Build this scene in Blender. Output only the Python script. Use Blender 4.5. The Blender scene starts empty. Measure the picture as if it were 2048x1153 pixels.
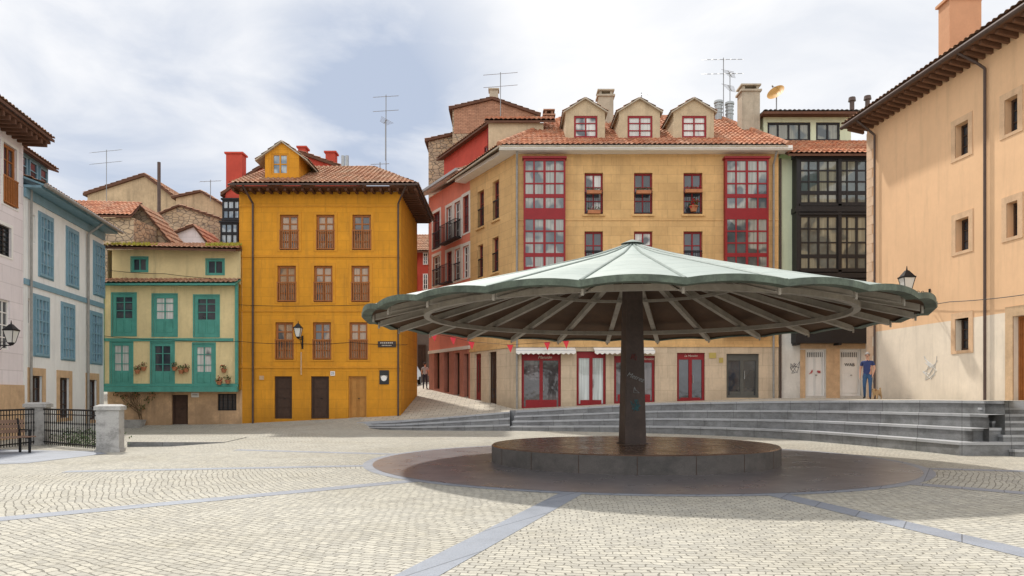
import bpy, math, random
from mathutils import Vector, Matrix
random.seed(7)
FPX=1500.;HZ=790.;CX=1024.;EYE=1.6
COL=bpy.context.scene.collection
# ------------------------------------------------------------------ frames
class Fr:
    """wall-local frame: u along wall, v outwards, z up"""
    def __init__(s,o,u,side=1):
        l=math.hypot(*u); s.o=o; s.u=(u[0]/l,u[1]/l); s.n=(s.u[1]*side,-s.u[0]*side)
    def P(s,u,v,z): return (s.o[0]+u*s.u[0]+v*s.n[0], s.o[1]+u*s.u[1]+v*s.n[1], z)
    def at(s,px,py=HZ):   # survey sight line meets the wall plane
        r=(px-CX)/FPX; u=(r*s.o[1]-s.o[0])/(s.u[0]-r*s.u[1]); Y=s.o[1]+u*s.u[1]
        return u, EYE+(HZ-py)/FPX*Y
    def R(s,x0,x1,y0,y1):
        xm=(x0+x1)/2; a=s.at(x0)[0]; b=s.at(x1)[0]
        return (min(a,b),max(a,b),s.at(xm,y1)[1],s.at(xm,y0)[1])
W=Fr((0,0),(1,0))
def W3(px,py,Y): return ((px-CX)/FPX*Y, Y, EYE+(HZ-py)/FPX*Y)
# ------------------------------------------------------------------ mesh builder
class MB:
    def __init__(s): s.v=[];s.f=[];s.m=[]
    def face(s,pts,mi=0):
        n=len(s.v); s.v+= [tuple(p) for p in pts]; s.f.append(tuple(range(n,n+len(pts)))); s.m.append(mi)
    def hexa(s,p,mi=0):
        n=len(s.v); s.v+=[tuple(q) for q in p]
        for f in ((0,3,2,1),(4,5,6,7),(0,1,5,4),(1,2,6,5),(2,3,7,6),(3,0,4,7)):
            s.f.append(tuple(n+i for i in f)); s.m.append(mi)
    def box(s,F,u0,u1,v0,v1,z0,z1,mi=0):
        s.hexa([F.P(u0,v0,z0),F.P(u1,v0,z0),F.P(u1,v1,z0),F.P(u0,v1,z0),F.P(u0,v0,z1),F.P(u1,v0,z1),F.P(u1,v1,z1),F.P(u0,v1,z1)],mi)
    def cyl(s,a,b,r0,r1=None,n=8,mi=0,rot=0,caps=True):
        r1=r0 if r1 is None else r1
        a=Vector(a);b=Vector(b);d=(b-a).normalized()
        t=Vector((0,0,1)) if abs(d.z)<.95 else Vector((0,1,0))
        x=d.cross(t).normalized();y=d.cross(x)
        k=len(s.v)
        for c,r in((a,r0),(b,r1)):
            for i in range(n):
                q=2*math.pi*i/n+rot; s.v.append(tuple(c+x*math.cos(q)*r+y*math.sin(q)*r))
        for i in range(n):
            j=(i+1)%n; s.f.append((k+i,k+j,k+n+j,k+n+i)); s.m.append(mi)
        if caps:
            s.f.append(tuple(k+i for i in range(n))[::-1]); s.m.append(mi)
            s.f.append(tuple(k+n+i for i in range(n))); s.m.append(mi)
    def slab(s,pts,t,mi=0):   # polygon thickened downwards
        n=len(pts); s.face(pts,mi); lo=[(p[0],p[1],p[2]-t) for p in pts]; s.face(lo[::-1],mi)
        for i in range(n):
            j=(i+1)%n; s.face([pts[i],pts[j],lo[j],lo[i]],mi)
    def obj(s,name,parent,mats,smooth=False,label=None):
        me=bpy.data.meshes.new(name); me.from_pydata(s.v,[],s.f)
        for m in mats: me.materials.append(m)
        for p,i in zip(me.polygons,s.m): p.material_index=i; p.use_smooth=smooth
        me.update()
        o=bpy.data.objects.new(name,me); COL.objects.link(o); attach(o,parent)
        if label:o['label']=label
        return o
def attach(o,parent):
    if parent is not None:
        o.parent=parent
        if parent.type=='EMPTY': o.matrix_parent_inverse=Matrix.Translation(-parent.location)
def thing(name,label,cat,loc,group=None):
    e=bpy.data.objects.new(name,None); e.empty_display_size=.3; e.location=loc; COL.objects.link(e)
    e['label']=label; e['category']=cat
    if group:e['group']=group
    return e
# ------------------------------------------------------------------ materials
def setin(nd,k,v): nd.inputs[k].default_value=v
def c4(c): return (c[0],c[1],c[2],1)
class NT:
    def __init__(s,mat):
        s.t=mat.node_tree; s.n=s.t.nodes; s.l=s.t.links
    def add(s,ty,**kw):
        nd=s.n.new(ty)
        for k,v in kw.items(): setattr(nd,k,v)
        return nd
    def put(s,nd,key,val):
        if hasattr(val,'is_output') : s.l.new(val,nd.inputs[key])
        else: nd.inputs[key].default_value=val
    def math(s,op,a,b=None,clamp=False):
        nd=s.add('ShaderNodeMath',operation=op,use_clamp=clamp); s.put(nd,0,a)
        if b is not None: s.put(nd,1,b)
        return nd.outputs[0]
    def mix(s,f,a,b,bt='MIX'):
        nd=s.add('ShaderNodeMix',data_type='RGBA',blend_type=bt); s.put(nd,0,f)
        for k,x in((6,a),(7,b)): s.put(nd,k,c4(x) if isinstance(x,tuple) else x)
        return nd.outputs[2]
    def noise(s,vec,sc,det=5,rough=.6,dist=0):
        nd=s.add('ShaderNodeTexNoise'); s.put(nd,'Vector',vec); setin(nd,'Scale',sc);setin(nd,'Detail',det);setin(nd,'Roughness',rough);setin(nd,'Distortion',dist)
        return nd.outputs[0]
    def mr(s,v,a,b,c=0.,d=1.):
        nd=s.add('ShaderNodeMapRange'); s.put(nd,0,v)
        for i,x in enumerate((a,b,c,d)): setin(nd,i+1,x)
        return nd.outputs[0]
    def scale(s,vec,sc):
        nd=s.add('ShaderNodeMapping'); s.put(nd,0,vec); setin(nd,'Scale',sc); return nd.outputs[0]
def newmat(name):
    m=bpy.data.materials.new(name); m.use_nodes=True; N=NT(m); b=N.n['Principled BSDF']
    geo=N.add('ShaderNodeNewGeometry').outputs['Position']
    return m,N,b,geo
def M(name,col,rough=.8,var=.14,sc=1.3,bump=.25,bsc=25,streak=0.,brick=None,metal=0.,bd=.01,low=None,spec=.3):
    m,N,b,g=newmat(name)
    f=N.mr(N.noise(g,sc,7,.65),.3,.7)
    a=tuple(x*(1-var) for x in col); c=tuple(min(.95,x*(1+var)) for x in col)
    out=N.mix(f,a,c)
    f2=N.mr(N.noise(g,sc*9,4),.35,.65)
    out=N.mix(N.math('MULTIPLY',f2,.35),out,tuple(x*(1-var*1.2) for x in col))
    hgt=N.noise(g,bsc,5)
    if brick:
        sx=N.add('ShaderNodeSeparateXYZ'); N.put(sx,0,g)
        cb=N.add('ShaderNodeCombineXYZ'); N.put(cb,0,N.math('ADD',sx.outputs[0],N.math('MULTIPLY',sx.outputs[1],.93))); N.put(cb,1,sx.outputs[2])
        br=N.add('ShaderNodeTexBrick'); N.put(br,'Vector',cb.outputs[0])
        w,h,ms,st=brick
        setin(br,'Scale',1.);setin(br,'Brick Width',w);setin(br,'Row Height',h);setin(br,'Mortar Size',ms);setin(br,'Mortar Smooth',.3)
        setin(br,'Color1',(1,1,1,1));setin(br,'Color2',(.8,.78,.76,1));setin(br,'Mortar',(.45,.42,.4,1))
        out=N.mix(st,out,br.outputs[0],'MULTIPLY')
        hgt=N.math('SUBTRACT',N.math('MULTIPLY',hgt,.4),N.math('MULTIPLY',br.outputs[1],st))
    if streak>0:
        s=N.noise(N.scale(g,(2.2,2.2,.22)),1.6,6,.7)
        s=N.mr(s,.5,.72,0,streak)
        out=N.mix(s,out,tuple(x*.35+.02 for x in col))
    if low:   # damp, soiled foot of wall: (z0,z1,strength)
        sx=N.add('ShaderNodeSeparateXYZ'); N.put(sx,0,g)
        zz=N.math('ADD',sx.outputs[2],N.math('MULTIPLY',N.noise(g,1.1,5),1.4))
        out=N.mix(N.mr(zz,low[0]+.7,low[1]+.7,low[2],0.),out,tuple(x*.42 for x in col))
    N.l.new(out,b.inputs['Base Color']); setin(b,'Roughness',rough); setin(b,'Metallic',metal); setin(b,'Specular IOR Level',spec)
    bp=N.add('ShaderNodeBump'); setin(bp,'Strength',bump); setin(bp,'Distance',bd); N.put(bp,'Height',hgt); N.l.new(bp.outputs[0],b.inputs['Normal'])
    return m
def tilemat(name,c1,c2,c3):
    m,N,b,g=newmat(name)
    v=N.add('ShaderNodeTexVoronoi'); N.put(v,'Vector',g); setin(v,'Scale',3.6)
    s=N.add('ShaderNodeSeparateColor'); N.put(s,0,v.outputs['Color'])
    out=N.mix(s.outputs[0],c1,c2)
    out=N.mix(N.mr(N.noise(g,1.2,6,.7),.45,.7,0,.75),out,c3)
    out=N.mix(N.mr(N.noise(g,9,4),.5,.7,0,.5),out,(.09,.06,.045))
    N.l.new(out,b.inputs['Base Color']); setin(b,'Roughness',.9);setin(b,'Specular IOR Level',.15)
    return m
def glassmat(name,base,cur=0.,curcol=(.75,.73,.68)):
    m,N,b,g=newmat(name)
    out=N.mix(N.mr(N.noise(g,.9,3),.35,.65),base,tuple(x*2.2+.015 for x in base))
    if cur:
        w=N.noise(N.scale(g,(14,14,.4)),1.,3); w=N.mix(N.mr(w,.3,.7),tuple(x*.55 for x in curcol),curcol)
        sel=N.mr(N.noise(g,.75,2),.5-.2*cur,.56-.2*cur) if cur<1 else 1.
        out=N.mix(sel,out,w)
    N.l.new(out,b.inputs['Base Color']); setin(b,'Roughness',.06); setin(b,'Specular IOR Level',.9)
    bp=N.add('ShaderNodeBump'); setin(bp,'Strength',.12); setin(bp,'Distance',.05); N.put(bp,'Height',N.noise(g,1.8,2)); N.l.new(bp.outputs[0],b.inputs['Normal'])
    return m
mYel=M('ochre_render',(.68,.30,.024),.85,.14,.6,.35,20,streak=.38,brick=(1.05,.46,.012,.38),low=(0.2,1.4,.5))
mYelT=M('ochre_trim',(.62,.27,.024),.8,.12,2,streak=.25)
mYelD=M('orange_wood_door',(.45,.21,.05),.6,.15,4)
mOak=M('orange_brown_wood',(.36,.13,.035),.55,.2,6,.2,streak=.3)
mDkW=M('dark_wood',(.065,.035,.022),.6,.3,5,.4,streak=.3)
mEaveW=M('eave_wood',(.12,.055,.032),.8,.2,3)
mSand=M('sandstone',(.66,.42,.185),.9,.16,.7,.3,14,streak=.28,brick=(.9,.42,.010,.5),low=(.5,1.4,.3))
mSandL=M('pale_stone_base',(.62,.50,.36),.9,.15,1,.3,14,streak=.45,brick=(1.3,.6,.012,.4),low=(.8,1.9,.6))
mRed=M('wine_red_paint',(.25,.013,.017),.45,.1,3,.05)
mRedB=M('red_brown_frame',(.22,.035,.03),.5,.1,3,.05)
mWhite=M('white_paint',(.78,.76,.72),.6,.06,2,.1)
mCream=M('cream_render',(.72,.58,.31),.9,.13,.8,.35,18,streak=.42)
mTanL=M('stained_tan_render',(.58,.38,.22),.9,.3,1.1,.5,12,streak=.6,low=(-.2,1.2,.8))
mTeal=M('teal_paint',(.085,.31,.25),.5,.16,3,.1,streak=.35)
mBlue=M('blue_paint',(.20,.34,.42),.5,.12,3,.1,streak=.3)
mWR=M('white_render',(.78,.79,.77),.9,.07,.8,.2,20,streak=.25,low=(-.5,1.2,.5))
mPinkR=M('pale_pink_render',(.78,.72,.73),.9,.06,.8,.2,20,streak=.2,brick=(2.2,.62,.02,.35))
mStoneT=M('tan_cut_stone',(.58,.40,.24),.9,.2,3,.5,12,streak=.3)
mPeach=M('peach_render',(.78,.50,.29),.9,.07,.5,.2,20,streak=.18)
mPeachW=M('whitewash',(.77,.67,.54),.9,.10,.7,.25,20,streak=.25,low=(1.2,2.0,.35))
mCoral=M('coral_render',(.66,.21,.14),.85,.1,1,.25,streak=.25)
mRedW=M('deep_red_render',(.48,.07,.045),.85,.15,1,.25,streak=.25)
mBlack=M('black_timber',(.016,.015,.016),.5,.2,4,.2)
mGrn=M('pale_green_render',(.58,.63,.45),.9,.08,1,.2,streak=.2)
mGreyR=M('pale_grey_render',(.66,.64,.59),.9,.12,1,.3,streak=.35,low=(1.2,1.9,.4))
mPale=M('pale_stone_surround',(.66,.62,.56),.9,.1,1,.2)
mConc=M('chimney_concrete',(.44,.38,.29),.95,.2,2,.5,streak=.5)
mDorm=M('tan_dormer_render',(.52,.41,.27),.95,.18,2,.4,streak=.4)
mBrick=M('old_brick',(.46,.25,.16),.95,.25,2,.6,12,brick=(.3,.1,.012,.9),streak=.3)
mTanH=M('weathered_tan_render',(.50,.37,.23),.95,.28,.9,.4,streak=.6)
mIron=M('dark_iron',(.02,.02,.022),.5,.2,5,.1,metal=.3)
mPipe=M('brown_drainpipe',(.09,.06,.05),.5,.2,5,.1)
mPipeG=M('grey_drainpipe',(.28,.27,.25),.5,.2,5,.1)
mZinc=M('zinc',(.38,.40,.40),.45,.15,3,.1,metal=.5)
mAlu=M('antenna_metal',(.25,.25,.25),.4,.1,3,.05,metal=.7)
mTile=tilemat('clay_tiles',(.58,.27,.155),(.36,.14,.08),(.50,.36,.26))
mTileB=tilemat('old_brown_tiles',(.48,.26,.16),(.29,.14,.085),(.40,.31,.22))
mTileO=tilemat('orange_tiles',(.56,.24,.13),(.38,.15,.085),(.46,.31,.20))
gDk=glassmat('window_glass',(.018,.022,.028))
gCur=glassmat('window_glass_some_curtain',(.03,.035,.04),.45)
gWh=glassmat('window_glass_white_curtain',(.05,.05,.05),1.,(.66,.65,.60))
gBl=glassmat('window_glass_blue',(.05,.08,.11),.3,(.42,.49,.53))
gOr=glassmat('window_glass_wood_shutter',(.03,.03,.03),.45,(.46,.30,.17))
mSign=M('sign_panel_dark',(.05,.035,.03),.5,.1)
mText=M('pale_lettering',(.62,.55,.46),.6,.03)
def rubble(name,cs,dark):
    m,N,b,g=newmat(name)
    v=N.add('ShaderNodeTexVoronoi'); N.put(v,'Vector',N.scale(g,(1,1,1.7))); setin(v,'Scale',2.6)
    s=N.add('ShaderNodeSeparateColor'); N.put(s,0,v.outputs['Color'])
    v2=N.add('ShaderNodeTexVoronoi',feature='DISTANCE_TO_EDGE'); N.put(v2,'Vector',N.scale(g,(1,1,1.7))); setin(v2,'Scale',2.6)
    out=N.mix(s.outputs[0],cs[0],cs[1]); out=N.mix(N.mr(N.noise(g,.8,5),.45,.65),out,cs[2])
    out=N.mix(N.mr(v2.outputs[0],.0,.07,1,0),out,dark)
    N.l.new(out,b.inputs['Base Color']); setin(b,'Roughness',.95)
    bp=N.add('ShaderNodeBump'); setin(bp,'Strength',.7); setin(bp,'Distance',.05); N.put(bp,'Height',N.mr(v2.outputs[0],0,.1)); N.l.new(bp.outputs[0],b.inputs['Normal'])
    return m
mRub=rubble('rubble_stone',((.44,.32,.20),(.30,.23,.17),(.50,.38,.25)),(.12,.10,.08))
def granite(name,c,stain,brick=None,rough=.75,thr=(.47,.62),top=.22):
    m,N,b,g=newmat(name)
    out=N.mix(N.mr(N.noise(g,60,3),.3,.7),tuple(x*.8 for x in c),tuple(x*1.15 for x in c))
    out=N.mix(N.mr(N.noise(g,.9,4),.35,.7,0,.4),out,tuple(x*.72 for x in c))
    nz=N.noise(N.scale(g,(1,1,1.4)),1.5,8,.75)
    sn=N.add('ShaderNodeNewGeometry'); sp=N.add('ShaderNodeSeparateXYZ'); N.put(sp,0,sn.outputs['Normal'])
    side=N.mr(N.math('ABSOLUTE',sp.outputs[2]),.3,.8,1.,top)
    out=N.mix(N.math('MULTIPLY',N.mr(nz,thr[0],thr[1],0,stain),side),out,(.045,.043,.04))
    if brick:
        sx=N.add('ShaderNodeSeparateXYZ'); N.put(sx,0,g)
        cb=N.add('ShaderNodeCombineXYZ'); N.put(cb,0,N.math('ADD',sx.outputs[0],N.math('MULTIPLY',sx.outputs[1],-.6))); setin(cb,1,4.5)
        br=N.add('ShaderNodeTexBrick',offset=0.); N.put(br,'Vector',cb.outputs[0]); setin(br,'Scale',1.);setin(br,'Brick Width',brick);setin(br,'Row Height',9.);setin(br,'Mortar Size',.010)
        setin(br,'Color1',(1,1,1,1));setin(br,'Color2',(.84,.84,.86,1));setin(br,'Mortar',(.4,.4,.4,1))
        out=N.mix(.9,out,br.outputs[0],'MULTIPLY')
    N.l.new(out,b.inputs['Base Color']); setin(b,'Roughness',rough)
    bp=N.add('ShaderNodeBump'); setin(bp,'Strength',.3); setin(bp,'Distance',.01); N.put(bp,'Height',N.noise(g,40,4)); N.l.new(bp.outputs[0],b.inputs['Normal'])
    return m
mGran=granite('grey_granite_steps',(.27,.275,.275),.72,1.3,thr=(.40,.72))
mNose=granite('worn_granite_edge',(.44,.45,.46),.3,1.3,thr=(.5,.75))
mPost=granite('grey_stone_post',(.42,.41,.39),.55)
mBaseSide=granite('stained_plinth_stone',(.11,.098,.09),.75,thr=(.42,.65))
def cobble():
    m,N,b,g=newmat('cobblestone_setts')
    sx=N.add('ShaderNodeSeparateXYZ'); 
    wob=N.add('ShaderNodeTexNoise'); N.put(wob,'Vector',g); setin(wob,'Scale',.7); setin(wob,'Detail',3.)
    vm=N.add('ShaderNodeVectorMath',operation='MULTIPLY_ADD'); N.put(vm,0,wob.outputs[1]); setin(vm,1,(.32,.32,0)); N.put(vm,2,g)
    N.put(sx,0,vm.outputs[0])
    dx=N.math('SUBTRACT',sx.outputs[0],2.92); dy=N.math('SUBTRACT',18.2,sx.outputs[1])
    th=N.math('ARCTAN2',dx,dy); r=N.math('SQRT',N.math('ADD',N.math('MULTIPLY',dx,dx),N.math('MULTIPLY',dy,dy)))
    st=math.radians(30); t0=math.radians(12)
    k=N.math('FLOOR',N.math('DIVIDE',N.math('SUBTRACT',th,t0),st))
    c=N.math('ADD',N.math('MULTIPLY',N.math('ADD',k,.5),st),t0)
    d=N.math('SUBTRACT',th,c)
    u=N.math('MULTIPLY',r,N.math('SINE',d)); v=N.math('MULTIPLY',r,N.math('COSINE',d))
    v=N.math('ADD',v,N.math('MULTIPLY',N.math('MULTIPLY',u,u),.03))
    cb=N.add('ShaderNodeCombineXYZ'); N.put(cb,0,u); N.put(cb,1,v)
    fine=N.add('ShaderNodeTexNoise'); N.put(fine,'Vector',g); setin(fine,'Scale',7.)
    vm2=N.add('ShaderNodeVectorMath',operation='MULTIPLY_ADD'); N.put(vm2,0,fine.outputs[1]); setin(vm2,1,(.10,.065,0)); N.put(vm2,2,cb.outputs[0])
    br=N.add('ShaderNodeTexBrick'); N.put(br,'Vector',vm2.outputs[0]); setin(br,'Scale',1.);setin(br,'Brick Width',.150);setin(br,'Row Height',.10);setin(br,'Mortar Size',.008);setin(br,'Mortar Smooth',.6);setin(br,'Bias',-.1)
    setin(br,'Color1',(.52,.495,.42,1));setin(br,'Color2',(.38,.365,.32,1));setin(br,'Mortar',(.18,.165,.135,1))
    out=br.outputs[0]
    out=N.mix(N.mr(N.noise(g,22,4),.35,.7,0,.42),out,(.29,.28,.255))
    out=N.mix(N.mr(N.noise(g,.45,5),.4,.68,0,.32),out,(.66,.62,.54),'MULTIPLY')
    out=N.mix(N.mr(N.noise(g,1.8,7,.75),.60,.74,0,.42),out,(.20,.195,.13))
    N.l.new(out,b.inputs['Base Color']); setin(b,'Roughness',.85); setin(b,'Specular IOR Level',.25)
    h=N.math('SUBTRACT',N.math('MULTIPLY',N.noise(g,28,4),.7),br.outputs[1])
    bp=N.add('ShaderNodeBump'); setin(bp,'Strength',.75); setin(bp,'Distance',.018); N.put(bp,'Height',h); N.l.new(bp.outputs[0],b.inputs['Normal'])
    return m
mCob=cobble()
mStrip=granite('blue_grey_flagstone',(.275,.30,.345),.15,.7,.6,top=1.)
def polished(name,c,c2,rough):
    m,N,b,g=newmat(name)
    out=N.mix(N.mr(N.noise(g,1.1,7,.7),.35,.65),c,c2)
    N.l.new(out,b.inputs['Base Color']); N.l.new(N.mr(N.noise(g,1.5,6),.3,.7,rough*.8,rough*1.3),b.inputs['Roughness'])
    bp=N.add('ShaderNodeBump'); setin(bp,'Strength',.04); setin(bp,'Distance',.01); N.put(bp,'Height',N.noise(g,4,3)); N.l.new(bp.outputs[0],b.inputs['Normal'])
    return m
mDisc=polished('dark_smooth_paving',(.15,.14,.15),(.20,.185,.19),.30)
mBaseTop=polished('brown_polished_stone',(.11,.068,.05),(.165,.11,.082),.26)
# ------------------------------------------------------------------ generic builders
def wall(mb,F,u0,u1,z0,z1,ops,d=.2,mi=0,mr=None,v=0.):
    mr=mi if mr is None else mr
    ops=[o for o in ops if o[0]<u1 and o[1]>u0]
    us=sorted({u0,u1,*[o[0] for o in ops],*[o[1] for o in ops]}); us=[u for u in us if u0-1e-6<=u<=u1+1e-6]
    zs=sorted({z0,z1,*[o[2] for o in ops],*[o[3] for o in ops]}); zs=[z for z in zs if z0-1e-6<=z<=z1+1e-6]
    for a,b in zip(us,us[1:]):
        for c,e in zip(zs,zs[1:]):
            um=(a+b)/2;zm=(c+e)/2
            if any(o[0]<um<o[1] and o[2]<zm<o[3] for o in ops): continue
            mb.face([F.P(a,v,c),F.P(b,v,c),F.P(b,v,e),F.P(a,v,e)],mi)
    for o in ops:
        a,b,c,e=o[:4]
        for p,q in (((a,c),(a,e)),((b,c),(b,e)),((a,c),(b,c)),((a,e),(b,e))):
            mb.face([F.P(p[0],v,p[1]),F.P(q[0],v,q[1]),F.P(q[0],v-d,q[1]),F.P(p[0],v-d,p[1])],mr)
def shell(mb,F,u0,u1,z0,z1,depth,mi=0,v=0.,top=True):
    mb.face([F.P(u0,v,z0),F.P(u0,v-depth,z0),F.P(u0,v-depth,z1),F.P(u0,v,z1)],mi)
    mb.face([F.P(u1,v,z0),F.P(u1,v-depth,z0),F.P(u1,v-depth,z1),F.P(u1,v,z1)],mi)
    mb.face([F.P(u0,v-depth,z0),F.P(u1,v-depth,z0),F.P(u1,v-depth,z1),F.P(u0,v-depth,z1)],mi)
    if top: mb.face([F.P(u0,v,z1),F.P(u1,v,z1),F.P(u1,v-depth,z1),F.P(u0,v-depth,z1)],mi)
def window(par,F,r,mf,mg,nv=1,nh=2,fw=.065,v=-.14,rail=None,surr=None,sill=None,name='window',mw=.05,th=.035,panel=0.,label=None,sw=.1):
    u0,u1,z0,z1=r; mb=MB(); g=.004
    u0+=g;u1-=g;z0+=g;z1-=g
    mb.box(F,u0,u0+fw,v-th,v+th,z0,z1);mb.box(F,u1-fw,u1,v-th,v+th,z0,z1)
    mb.box(F,u0+fw,u1-fw,v-th,v+th,z0,z0+fw);mb.box(F,u0+fw,u1-fw,v-th,v+th,z1-fw,z1)
    for i in range(1,nv+1):
        c=u0+(u1-u0)*i/(nv+1); mb.box(F,c-mw/2,c+mw/2,v-th+.006,v+th-.006,z0+fw,z1-fw)
    for i in range(1,nh+1):
        c=z0+(z1-z0)*i/(nh+1); mb.box(F,u0+fw,u1-fw,v-th+.012,v+th-.012,c-mw*.35,c+mw*.35)
    if panel>0: mb.box(F,u0+fw,u1-fw,v-.01,v+th-.016,z0+fw,z0+(z1-z0)*panel)
    w=mb.obj(name,par,[mf],label=label)
    mb=MB(); mb.face([F.P(u0+.02,v-.012,z0+.02),F.P(u1-.02,v-.012,z0+.02),F.P(u1-.02,v-.012,z1-.02),F.P(u0+.02,v-.012,z1-.02)]); mb.obj('glass',w,[mg])
    if rail:
        mr,h,vv,solid=rail; mb=MB(); n=max(5,int((u1-u0)/.11))
        mb.box(F,u0-.03,u1+.03,vv-.03,vv+.03,z0+h,z0+h+.05); mb.box(F,u0-.03,u1+.03,vv-.025,vv+.025,z0+.05,z0+.09)
        for i in range(n+1):
            c=u0+(u1-u0)*i/n; s=.024 if solid else .009
            mb.box(F,c-s,c+s,vv-s*.6,vv+s*.6,z0+.09,z0+h)
        mb.obj('railing',w,[mr])
    if surr:
        mb=MB(); s=sw; e=.022
        u0-=g;u1+=g;z0-=g;z1+=g
        mb.box(F,u0-s,u0,-.01,e,z0-s*.5,z1+s);mb.box(F,u1,u1+s,-.01,e,z0-s*.5,z1+s);mb.box(F,u0,u1,-.01,e,z1,z1+s)
        mb.box(F,u0,u1,-.01,e,z0-s*.5,z0)
        mb.obj('surround',w,[surr])
    if sill:
        mb=MB(); mb.box(F,u0-.1,u1+.1,-.02,.09,z0-.10,z0-.01); mb.obj('sill',w,[sill])
    return w
def door(par,F,r,md,mg=None,v=-.14,leaves=2,name='door',label=None,rows=3,hm=None):
    u0,u1,z0,z1=r; g=.004; u0+=g;u1-=g;z1-=g; mb=MB(); fw=.07
    mb.box(F,u0,u0+fw,v-.04,v+.05,z0,z1);mb.box(F,u1-fw,u1,v-.04,v+.05,z0,z1);mb.box(F,u0+fw,u1-fw,v-.04,v+.05,z1-fw,z1)
    mb.box(F,u0+fw,u1-fw,v-.03,v,z0,z1-fw)
    for i in range(leaves):
        a=u0+fw+(u1-u0-2*fw)*i/leaves+.015;b=u0+fw+(u1-u0-2*fw)*(i+1)/leaves-.015
        for k in range(rows):
            c=z0+.12+(z1-z0-.25)*k/rows; e=z0+.12+(z1-z0-.25)*(k+1)/rows-.08
            mb.box(F,a+.06,b-.06,v,v+.018,c,e)
        mb.box(F,a,a+.03,v,v+.028,z0,z1-fw);mb.box(F,b-.03,b,v,v+.028,z0,z1-fw)
    d=mb.obj(name,par,[md],label=label)
    mb=MB(); um=(u0+u1)/2+.06; mb.cyl(F.P(um,v+.03,z0+1.0),F.P(um,v+.09,z0+1.0),.02,n=8); mb.cyl(F.P(um-.05,v+.09,z0+1.0),F.P(um+.05,v+.09,z0+1.0),.014,n=6); mb.obj('handle',d,[hm or mIron])
    if mg:
        mb=MB()
        for i in range(leaves):
            a=u0+fw+(u1-u0-2*fw)*i/leaves+.1;b=u0+fw+(u1-u0-2*fw)*(i+1)/leaves-.1
            mb.face([F.P(a,v+.032,z0+.55),F.P(b,v+.032,z0+.55),F.P(b,v+.032,z1-.3),F.P(a,v+.032,z1-.3)])
        mb.obj('glass',d,[mg])
    return d
def tiles(mb,A,B,C,D,pitch=.24,amp=.055,row=.42,mi=0):
    """A,B eave ; D,C ridge"""
    A,B,C,D=map(Vector,(A,B,C,D)); e=(B-A).normalized()
    n=(B-A).cross(((D+C)/2-A)).normalized()
    if n.z<0:n=-n
    L=((C+D)/2-(A+B)/2).length; nr=max(2,int(L/row)); nc=max(4,int((B-A).length/(pitch/5)))
    k=len(mb.v)
    for r in range(nr):
        for t,off in((r/nr,.055),((r+1)/nr,.005)):
            a=A.lerp(D,t);b=B.lerp(C,t)
            for i in range(nc+1):
                p=a.lerp(b,i/nc); w=(p-A).dot(e); jit=math.sin(w*37.1+r*12.9)*.006
                mb.v.append(tuple(p+n*(amp*abs(math.sin(math.pi*w/pitch))+off+jit)))
    for r in range(nr*2-1):
        for i in range(nc):
            q=k+r*(nc+1)+i; mb.f.append((q,q+1,q+nc+2,q+nc+1)); mb.m.append(mi)
def roof(par,quads,mat,thick=.1,pitch=.24,name='roof',under=None,label=None):
    mb=MB()
    for q in quads:
        tiles(mb,*q,pitch=pitch)
        mb.slab([Vector(p) for p in q],thick,1)
    return mb.obj(name,par,[mat,under or mEaveW],label=label)
def pipe(par,pts,r,mat,name='drainpipe'):
    mb=MB()
    for a,b in zip(pts,pts[1:]): mb.cyl(a,b,r,n=8)
    return mb.obj(name,par,[mat])
def dormer(par,F,x0,x1,yt,ye,yb,win,depth,mw,mf,mg,mroof,nv=1,nh=2,ov=.12):
    u0,zb=F.at(x0,yb); u1,_=F.at(x1,yb); ze=F.at(x0,ye)[1]; zt=F.at(x0,yt)[1]; um=(u0+u1)/2
    r=F.R(*win); mb=MB(); zb-=.4
    wall(mb,F,u0,u1,zb,ze,[r],.12)
    mb.face([F.P(u0,0,ze),F.P(u1,0,ze),F.P(um,0,zt-.08)])
    for u in(u0,u1): mb.face([F.P(u,0,zb),F.P(u,-depth,zb),F.P(u,-depth,ze),F.P(u,0,ze)])
    d=mb.obj('dormer',par,[mw])
    mb=MB(); s=(zt-ze)/(um-u0)
    for a in(u0-ov,u1+ov):
        za=ze-s*ov
        A=F.P(a,.15,za);B=F.P(a,-depth,za);C=F.P(um,-depth,zt);D=F.P(um,.15,zt)
        tiles(mb,A,B,C,D,pitch=.22,amp=.04,row=.35); mb.slab([Vector(p) for p in (A,B,C,D)],.07,1)
    mb.obj('dormer_roof',d,[mroof,mConc])
    window(d,F,r,mf,mg,nv,nh,fw=.09,v=-.06,mw=.07)
    return d
def chimney(par,F,x0,x1,yt,yb,dep,mat,cap=True,top=True):
    u0,z0=F.at(x0,yb);u1,z1=F.at(x1,yt); mb=MB(); mb.box(F,u0,u1,-dep,0,z0,z1)
    if cap:
        mb.box(F,u0-.08,u1+.08,-dep-.08,.08,z1+.002,z1+.1)
        if top:
            for a in(u0+.05,u1-.17): mb.box(F,a,a+.12,-dep+.05,-.05,z1+.102,z1+.3)
            mb.box(F,u0-.05,u1+.05,-dep-.05,.05,z1+.302,z1+.38)
    return mb.obj('chimney',par,[mat])
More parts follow.
